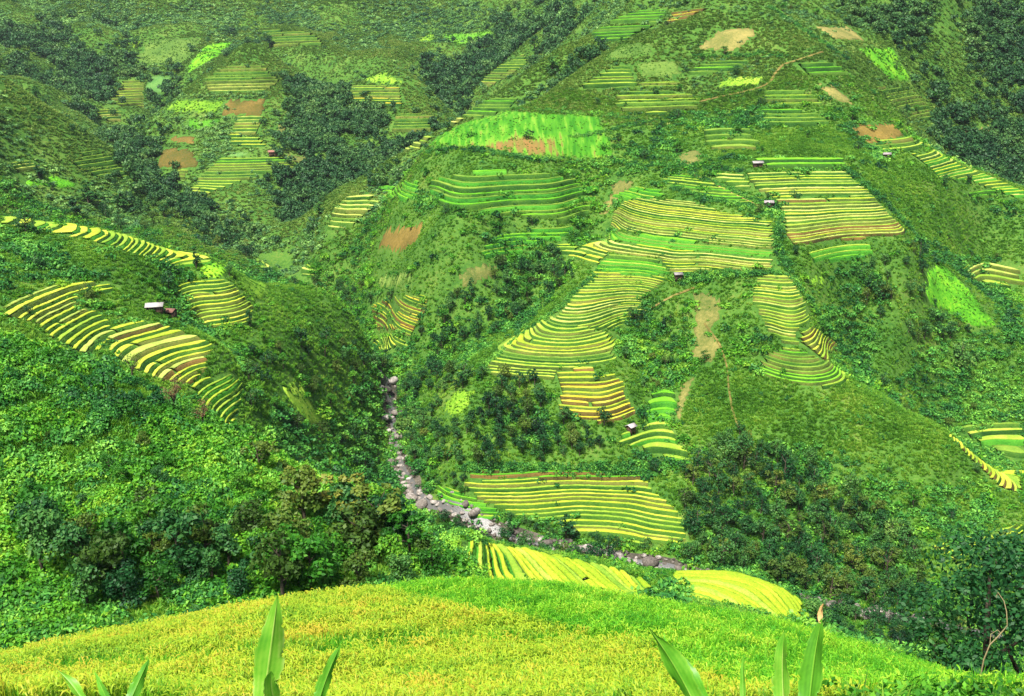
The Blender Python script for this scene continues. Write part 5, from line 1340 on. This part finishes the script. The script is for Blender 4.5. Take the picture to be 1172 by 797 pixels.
# ------------------------------------------------------------------ foreground rice
def rice_tuft(seed, mat, n=26, ears=True, h=.62):
    r = np.random.default_rng(seed)
    V, Q, T3, T = [], [], [], []
    for k in range(n):
        ear = ears and r.random() < .55
        a = r.uniform(0, 6.28); rr = .16 * math.sqrt(r.random()); x, y = rr * math.cos(a), rr * math.sin(a)
        b = r.uniform(0, 6.28); hh = h * r.uniform(.75, 1.12); le = r.uniform(.02, .11) if not ear else r.uniform(.01, .05)
        dx, dy = math.cos(b), math.sin(b); wx, wy = -dy, dx
        wd = .0055 if not ear else .0035
        pts = [(0, 0, 0), (le * .35, 0, hh * .55), (le, 0, hh * .88), (le * 1.7, 0, hh * (1.0 if not ear else .98))]
        tint = r.uniform(.1, .6)
        o = len(V)
        for (s, _, z), w in zip(pts, (wd, wd * 1.1, wd, wd * .3)):
            V += [(x + dx * s - wx * w, y + dy * s - wy * w, z), (x + dx * s + wx * w, y + dy * s + wy * w, z)]; T += [tint, tint]
        for i in range(3): Q.append((o + 2 * i, o + 2 * i + 1, o + 2 * i + 3, o + 2 * i + 2))
        if ear:      # the drooping panicle
            o = len(V); tt = r.uniform(.65, 1.0); p0 = np.array([le * 1.5, 0, hh * .96]); L = r.uniform(.12, .2)
            for s, z, w in ((0, 0, .004), (L * .25, .05, .011), (L * .6, .06, .013), (L * .85, .02, .004)):
                V += [(x + dx * (p0[0] + s) - wx * w, y + dy * (p0[0] + s) - wy * w, p0[2] + z), (x + dx * (p0[0] + s) + wx * w, y + dy * (p0[0] + s) + wy * w, p0[2] + z - .006)]; T += [tt, tt]
            for i in range(3): Q.append((o + 2 * i, o + 2 * i + 1, o + 2 * i + 3, o + 2 * i + 2))
    return mesh_data('rice_tuft', np.array(V), np.array(Q), mat, tint=T)
C_GOLD = proto_coll('ripe_rice', [rice_tuft(500 + i, M['rice_gold'], 30, True, .66) for i in range(5)] + [rice_tuft(510 + i, M['rice_young'], 26, False, .6) for i in range(2)])
C_YOUNG = proto_coll('green_rice', [rice_tuft(520 + i, M['rice_young'], 30, i % 3 == 0, .68) for i in range(5)])
gx, gy = np.meshgrid(np.arange(-36, 38, .18), np.arange(10.2, 49, .18))
gx = gx.ravel() + RNG.normal(0, .035, gx.size); gy = gy.ravel() + RNG.normal(0, .035, gy.size)
u_, v_ = project(np.stack([gx, gy, ground(gx, gy)], 1))
edge = hit(line([(-200, 770), (20, 727), (120, 711), (230, 693), (300, 691), (400, 685), (470, 679), (600, 677), (680, 681), (760, 690), (900, 708), (1000, 730), (1080, 760), (1150, 785)], 20), (11, 60))[:, :2]
fan = np.concatenate([np.array([[edge[0, 0], 3]]), edge, np.array([[edge[-1, 0], 3]])])
k = inside(fan, gx, gy)
gx, gy = gx[k], gy[k]
# a ripe field on the left and a greener one beyond a winding bund
bund = hit(line([(250, 680), (420, 686), (500, 706), (560, 722), (640, 738), (720, 755), (760, 772), (775, 785)], 20), (9, 47))[:, :2]
green_poly = np.concatenate([bund, [[bund[-1, 0] + 1, 3]], [[60, 3]], [[60, 60]], [[-16, 60]]])
gr = inside(green_poly, gx, gy)
db = np.min(np.hypot(gx[:, None] - bund[None, :, 0], gy[:, None] - bund[None, :, 1]), axis=1)
def put_rice(name, label, coll, sel, pick):
    x, y = gx[sel], gy[sel]; n = len(x)
    s = RNG.uniform(.85, 1.15, n) * (.72 + .28 * np.clip((y - 10) / 14, 0, 1)) * (1 + .12 * vnoise(x / 1.7, y / 1.7, 61))
    scatter(name, label, 'rice crop', coll, np.stack([x, y, ground(x, y) - .02], 1), np.stack([s, s, s], 1), RNG.uniform(0, 6.28, n), pick, 'rice on the knoll', tilt=RNG.normal(0, .1, (n, 2)))
nz = vnoise(gx / 2.3, gy / 2.3, 62) + .5 * vnoise(gx / .9, gy / .9, 63)
sel = ~gr & (RNG.random(len(gx)) > .05)
# a weedy streak of greener plants runs through the ripe rice
streak = np.abs(gy - (23.5 + .12 * gx + .8 * vnoise(gx / 4, gx * 0, 65))) < .9 + .4 * nz
pk = np.where((streak & (RNG.random(len(gx)) < .8)) | (RNG.random(len(gx)) < .22), RNG.integers(5, 7, len(gx)), np.where(nz + RNG.normal(0, .35, len(gx)) > .95, RNG.integers(5, 7, len(gx)), RNG.integers(0, 5, len(gx))))
put_rice('ripe_rice_field', 'ripe golden rice filling the left of the foreground knoll', C_GOLD, sel, pk[sel])
sel = gr & (db > .25) & (RNG.random(len(gx)) > .04)
put_rice('green_rice_field', 'fresh green rice on the right of the foreground knoll', C_YOUNG, sel, RNG.integers(0, 5, sel.sum()))
print('rice tufts', len(gx))
# weeds along the far edge of the knoll
ex = np.repeat(edge, 14, 0); n = len(ex)
wx = ex[:, 0] * (1 + RNG.normal(.02, .02, n)) + RNG.normal(0, .5, n); wy = ex[:, 1] + RNG.uniform(.1, 1.6, n) + 0
C_WEED = proto_coll('edge_weed', [tuft_mesh(540 + i, 26, M['grass_olive'], .9, .5, .035) for i in range(3)] + [shrub_mesh(550 + i, 240, .1, M['shrub_bright'], .8, 6) for i in range(3)])
scatter('edge_weeds', 'weeds and small bushes along the far edge of the foreground rice', 'weeds', C_WEED, np.stack([wx, wy, ground(wx, wy) - .05], 1), np.repeat(RNG.uniform(.35, .75, n)[:, None], 3, 1), RNG.uniform(0, 6.28, n), RNG.integers(0, 6, n))
x, y = RNG.uniform(5, 36, 3500), RNG.uniform(14, 56, 3500)
k = ~inside(fan, x, y) & (unseen(x, y) < 1.5); x, y = x[k], y[k]; n = len(x)
scatter('knoll_weeds', 'rank green weeds on the bank right of the foreground rice', 'weeds', C_WEED, np.stack([x, y, ground(x, y) - .05], 1), np.repeat(RNG.uniform(.4, 1.0, n)[:, None], 3, 1), RNG.uniform(0, 6.28, n), RNG.integers(0, 6, n))

x, y = RNG.uniform(2.5, 14, 2200), RNG.uniform(7, 26, 2200)
k = (x / y > .385) & (x / y < .75); x, y = x[k], y[k]; n = len(x)
scatter('corner_weeds', 'tangled green weeds at the lower right corner', 'weeds', C_WEED, np.stack([x, y, ground(x, y) - .05], 1), np.repeat(RNG.uniform(.2, .45, n)[:, None], 3, 1), RNG.uniform(0, 6.28, n), RNG.integers(0, 6, n))
# ------------------------------------------------------------------ maize leaves close to the eye
def at(u, v, D):
    a, w = pix(u, v); return np.array([a[0] * D, D, w[0] * D])
def blade(p0, p1, width, side, bend=.12, fold=.35, n=40, tipcut=.0):
    """a strap leaf from p0 to p1, folded along its midrib; side = unit vector across the leaf"""
    t = np.linspace(0, 1, n); ax = p1 - p0; L = np.linalg.norm(ax)
    nrm = np.cross(ax / L, side); nrm /= np.linalg.norm(nrm)
    mid = p0[None] + ax[None] * t[:, None] + nrm[None] * (bend * L * np.sin(t * math.pi))[:, None]
    w = width * np.clip(.62 + .9 * t, 0, 1) * np.clip(1 - np.clip((t - .35) / .65, 0, 1) ** 1.8, .03, 1)
    rows = []; sx = (-1, -.8, -.6, -.42, -.25, -.1, -.035, .035, .1, .25, .42, .6, .8, 1)
    br = np.random.default_rng(int(abs(p1[0]) * 1000) % 9973)
    rag = [1 + .05 * br.normal(0, 1, n) - .35 * (br.random(n) < .06), 1 + .05 * br.normal(0, 1, n) - .35 * (br.random(n) < .06)]
    for s in sx:
        wav = .10 * width * np.sin(t * 11 + s * 1.3) * abs(s) ** 1.5
        f = fold if abs(s) > .05 else fold * .3
        k = w * .5 * (rag[0] if s < 0 else rag[1]) if abs(s) == 1 else w * .5
        rows.append(mid + side[None] * (s * k)[:, None] + nrm[None] * (abs(s) * w * .5 * f + wav - (.02 * width if abs(s) < .05 else 0))[:, None])
    V = np.stack(rows, 1); m = len(rows)
    i, j = np.meshgrid(np.arange(n - 1), np.arange(m - 1), indexing='ij'); a = (i * m + j).ravel()
    F = np.stack([a, a + m, a + m + 1, a + 1], 1)
    T = (np.tile(np.array([.75, .15, .4, .1, .38, .12, 1.0, 1.0, .12, .38, .1, .4, .15, .8]), n).reshape(n, m) + br.normal(0, .06, (n, m))).ravel()
    return V.reshape(-1, 3), F, T
tipm = earth_mat('withered_leaf_tip', [(.3, (.30, .16, .05)), (.7, (.62, .44, .18))], 8, bump=.2)
def corn(label, root_uvD, leaves):
    u, v, D = root_uvD
    a, _ = pix(u, v); x, y = a[0] * D, D; z = float(ground(x, y))
    o = empty('maize_plant', (x, y, z)); tag(o, label, 'maize plant', 'young maize plants at the bottom of the picture', 'thing')
    base = np.array([x, y, z])
    top = np.mean([at(*l[0]) for l in leaves], 0); top[2] = min(top[2], max(at(*l[0])[2] for l in leaves))
    V, F = tube([(0, 0, -.05), tuple((top - base) * .5), tuple(top - base)], [.014, .012, .008], 8)
    obj('stalk', mesh_data('stalk', V, F, M['corn']), o)
    for l in leaves:
        p0, p1, wpx = at(*l[0]), at(*l[1]), l[2]
        wd = wpx / FPX * l[0][2]
        yaw = l[3] if len(l) > 3 else 0.0
        sd = np.array([math.cos(yaw), math.sin(yaw), 0.0]); ax = (p1 - p0) / np.linalg.norm(p1 - p0)
        sd = sd - ax * sd.dot(ax); sd /= np.linalg.norm(sd)
        V, F, T = blade(p0, p1, wd, sd, l[4] if len(l) > 4 else .06)
        me = mesh_data('leaf', V - base, F, M['corn'], tint=T, smooth=True)
        lo = obj('leaf', me, o)
        if len(l) > 5:
            d = (p1 - p0); q0 = p1 - d * .05; q1 = p1 + d * l[5] + np.array([0, 0, 0])
            V, F, T = blade(q0, q1, wd * .22, sd, .15, .5, 14)
            obj('leaf_tip', mesh_data('leaf_tip', V - base, F, tipm), lo)
corn('maize plant with one broad upright leaf, left of the middle', (312, 830, 3.0), [((300, 815, 3.0), (318, 681, 3.1), 40, .2, .03), ((318, 818, 3.0), (310, 768, 2.9), 26, .9, .05)])
corn('maize plant with a single slanting leaf, just right of the broad upright one', (372, 830, 3.0), [((362, 812, 3.0), (390, 738, 3.1), 20, .6, .05)])
corn('maize plant with a narrow folded leaf, second from the left', (150, 835, 3.1), [((146, 810, 3.1), (171, 754, 3.2), 18, .5, .06)])
corn('maize plant with two narrow crossing leaves, at the lower left', (105, 835, 3.1), [((100, 812, 3.1), (64, 765, 3.2), 17, -.4, .06), ((128, 812, 3.1), (108, 768, 3.3), 12, -.3, .06)])
corn('maize plant with a pair of wide leaves bending left', (808, 840, 2.8), [((803, 822, 2.8), (741, 716, 2.9), 34, -.5, .05), ((814, 822, 2.8), (758, 730, 3.0), 24, -.7, .08)])
corn('maize plant with one thin short leaf, right of the wide pair', (852, 838, 3.2), [((852, 812, 3.2), (851, 748, 3.3), 9, .3, .04)])
corn('maize plant with two blunt leaves, the right one withered at its tip', (915, 838, 2.9), [((898, 818, 2.9), (897, 722, 3.0), 28, .35, .04), ((925, 818, 2.9), (940, 708, 3.0), 34, .1, .04, .16)])
# a dry tendril over the dark tree at the lower right
vp = [at(*q) for q in ((1122, 775, 14), (1126, 755, 14), (1133, 738, 14), (1143, 728, 14), (1153, 716, 14), (1152, 700, 14), (1149, 688, 14.1), (1142, 678, 14.1), (1140, 684, 14.1))]
vp2 = [at(*q) for q in ((1133, 738, 14), (1134, 726, 14.1), (1142, 721, 14.1), (1148, 728, 14))]
g0 = np.array([vp[0][0], vp[0][1], float(ground(vp[0][0], vp[0][1]))])
V, F, _ = merge([tube([g0 - [0, 0, .1]] + vp, np.linspace(.014, .005, len(vp) + 1), 5), tube(vp2, .005, 5)])
o = obj('dry_vine', mesh_data('dry_vine', V - g0, F, plain('dry_vine', (.26, .21, .11))), loc=g0)
tag(o, 'pale dry vine curling up in front of the dark tree', 'vine', None, 'thing')
# big leaved plants at the far edge of the rice
def big_leaf_plant(u, v, lay, n, L, label, seed):
    r = np.random.default_rng(seed); p = hit([(u, v)], lay)[0]
    o = empty('broad_leaved_plant', tuple(p)); tag(o, label, 'plant', 'broad leaved plants at the edge of the rice', 'thing')
    for k in range(n):
        a = 6.28 * k / n + r.normal(0, .2); d = np.array([math.cos(a), math.sin(a), r.uniform(.7, 1.6)]); d /= np.linalg.norm(d)
        sd = np.array([-math.sin(a), math.cos(a), 0]); ll = L * r.uniform(.7, 1.1)
        V, F, T = blade(np.array([0, 0, 0.0]), d * ll, ll * .17, sd, .22, .25, 14)
        obj('leaf', mesh_data('leaf', V, F, M['tree_bright'] if seed % 2 else M['grass_pale'], tint=T, smooth=True), o)
big_leaf_plant(236, 696, (20, 60), 9, 1.2, 'pale spiky plant behind the middle left edge of the rice', 3)
big_leaf_plant(150, 716, (20, 60), 8, .9, 'low spiky plant behind the left edge of the rice', 5)
big_leaf_plant(330, 690, (20, 60), 8, .9, 'spiky green plant behind the rice left of the middle', 7)
big_leaf_plant(1078, 757, (14, 60), 8, .8, 'spiky plant at the right end of the green rice', 9)
HAZE = .00003
# ------------------------------------------------------------------ camera, light, sky
cam = bpy.data.cameras.new('camera'); co = bpy.data.objects.new('camera', cam); COL.objects.link(co)
cam.sensor_width = 36; cam.lens = 36 * FPX / 1172.0; cam.clip_start = .1; cam.clip_end = 12000
Rm = Matrix(((_r[0], _u[0], -_f[0], 0), (_r[1], _u[1], -_f[1], 0), (_r[2], _u[2], -_f[2], 0), (0, 0, 0, 1)))
co.matrix_world = Rm
SC.camera = co
SUN_EL, SUN_AZ = R(62), R(-152)          # azimuth from +y, negative = to the left
w = bpy.data.worlds.new('World'); SC.world = w; w.use_nodes = True
nt = w.node_tree; nt.nodes.clear()
sk = nt.nodes.new('ShaderNodeTexSky'); sk.sky_type = 'NISHITA'; sk.sun_disc = False
sk.sun_elevation = SUN_EL; sk.sun_rotation = SUN_AZ; sk.air_density = 1.0; sk.dust_density = 3.0; sk.ozone_density = 1.0
bg = nt.nodes.new('ShaderNodeBackground'); bg.inputs[1].default_value = .06
ou = nt.nodes.new('ShaderNodeOutputWorld')
nt.links.new(sk.outputs[0], bg.inputs[0]); nt.links.new(bg.outputs[0], ou.inputs[0])
sl = bpy.data.lights.new('sun', 'SUN'); sl.energy = 3.6; sl.angle = R(9); sl.color = (1, .95, .84)
so = bpy.data.objects.new('sun', sl); COL.objects.link(so)
d = Vector((math.sin(SUN_AZ) * math.cos(SUN_EL), math.cos(SUN_AZ) * math.cos(SUN_EL), math.sin(SUN_EL)))
so.rotation_euler = d.to_track_quat('Z', 'Y').to_euler()
SC.render.engine = 'CYCLES'
cy = SC.cycles
cy.max_bounces = 4; cy.diffuse_bounces = 3; cy.glossy_bounces = 1; cy.transmission_bounces = 2; cy.transparent_max_bounces = 4
cy.caustics_reflective = False; cy.caustics_refractive = False
cy.use_denoising = True
vs = SC.view_settings; vs.view_transform = 'Standard'; vs.look = 'None'; vs.gamma = 1; vs.exposure = 1.45; vs.use_curve_mapping = False

# the damp air of the valley
X0, X1, Y0, Y1, Z0, Z1 = -2600, 2600, -60, 3300, float((GW * GY[None]).min()) - 1.0, float((GW * GY[None]).max()) + 30
V, F = box(X0, Y0, Z0, X1, Y1, Z1)
m, nt, nd, ln = new_mat('haze')
pv = nd.new('ShaderNodeVolumePrincipled'); pv.inputs['Color'].default_value = (.80, .90, 1.0, 1); pv.inputs['Density'].default_value = HAZE; pv.inputs['Anisotropy'].default_value = .2
o = nd.new('ShaderNodeOutputMaterial'); ln.new(pv.outputs[0], o.inputs['Volume'])
tag(obj('haze', mesh_data('haze', V, F, m)), 'thin damp haze filling the valley between the hills', 'haze', kind='stuff')
cy.volume_bounces = 0
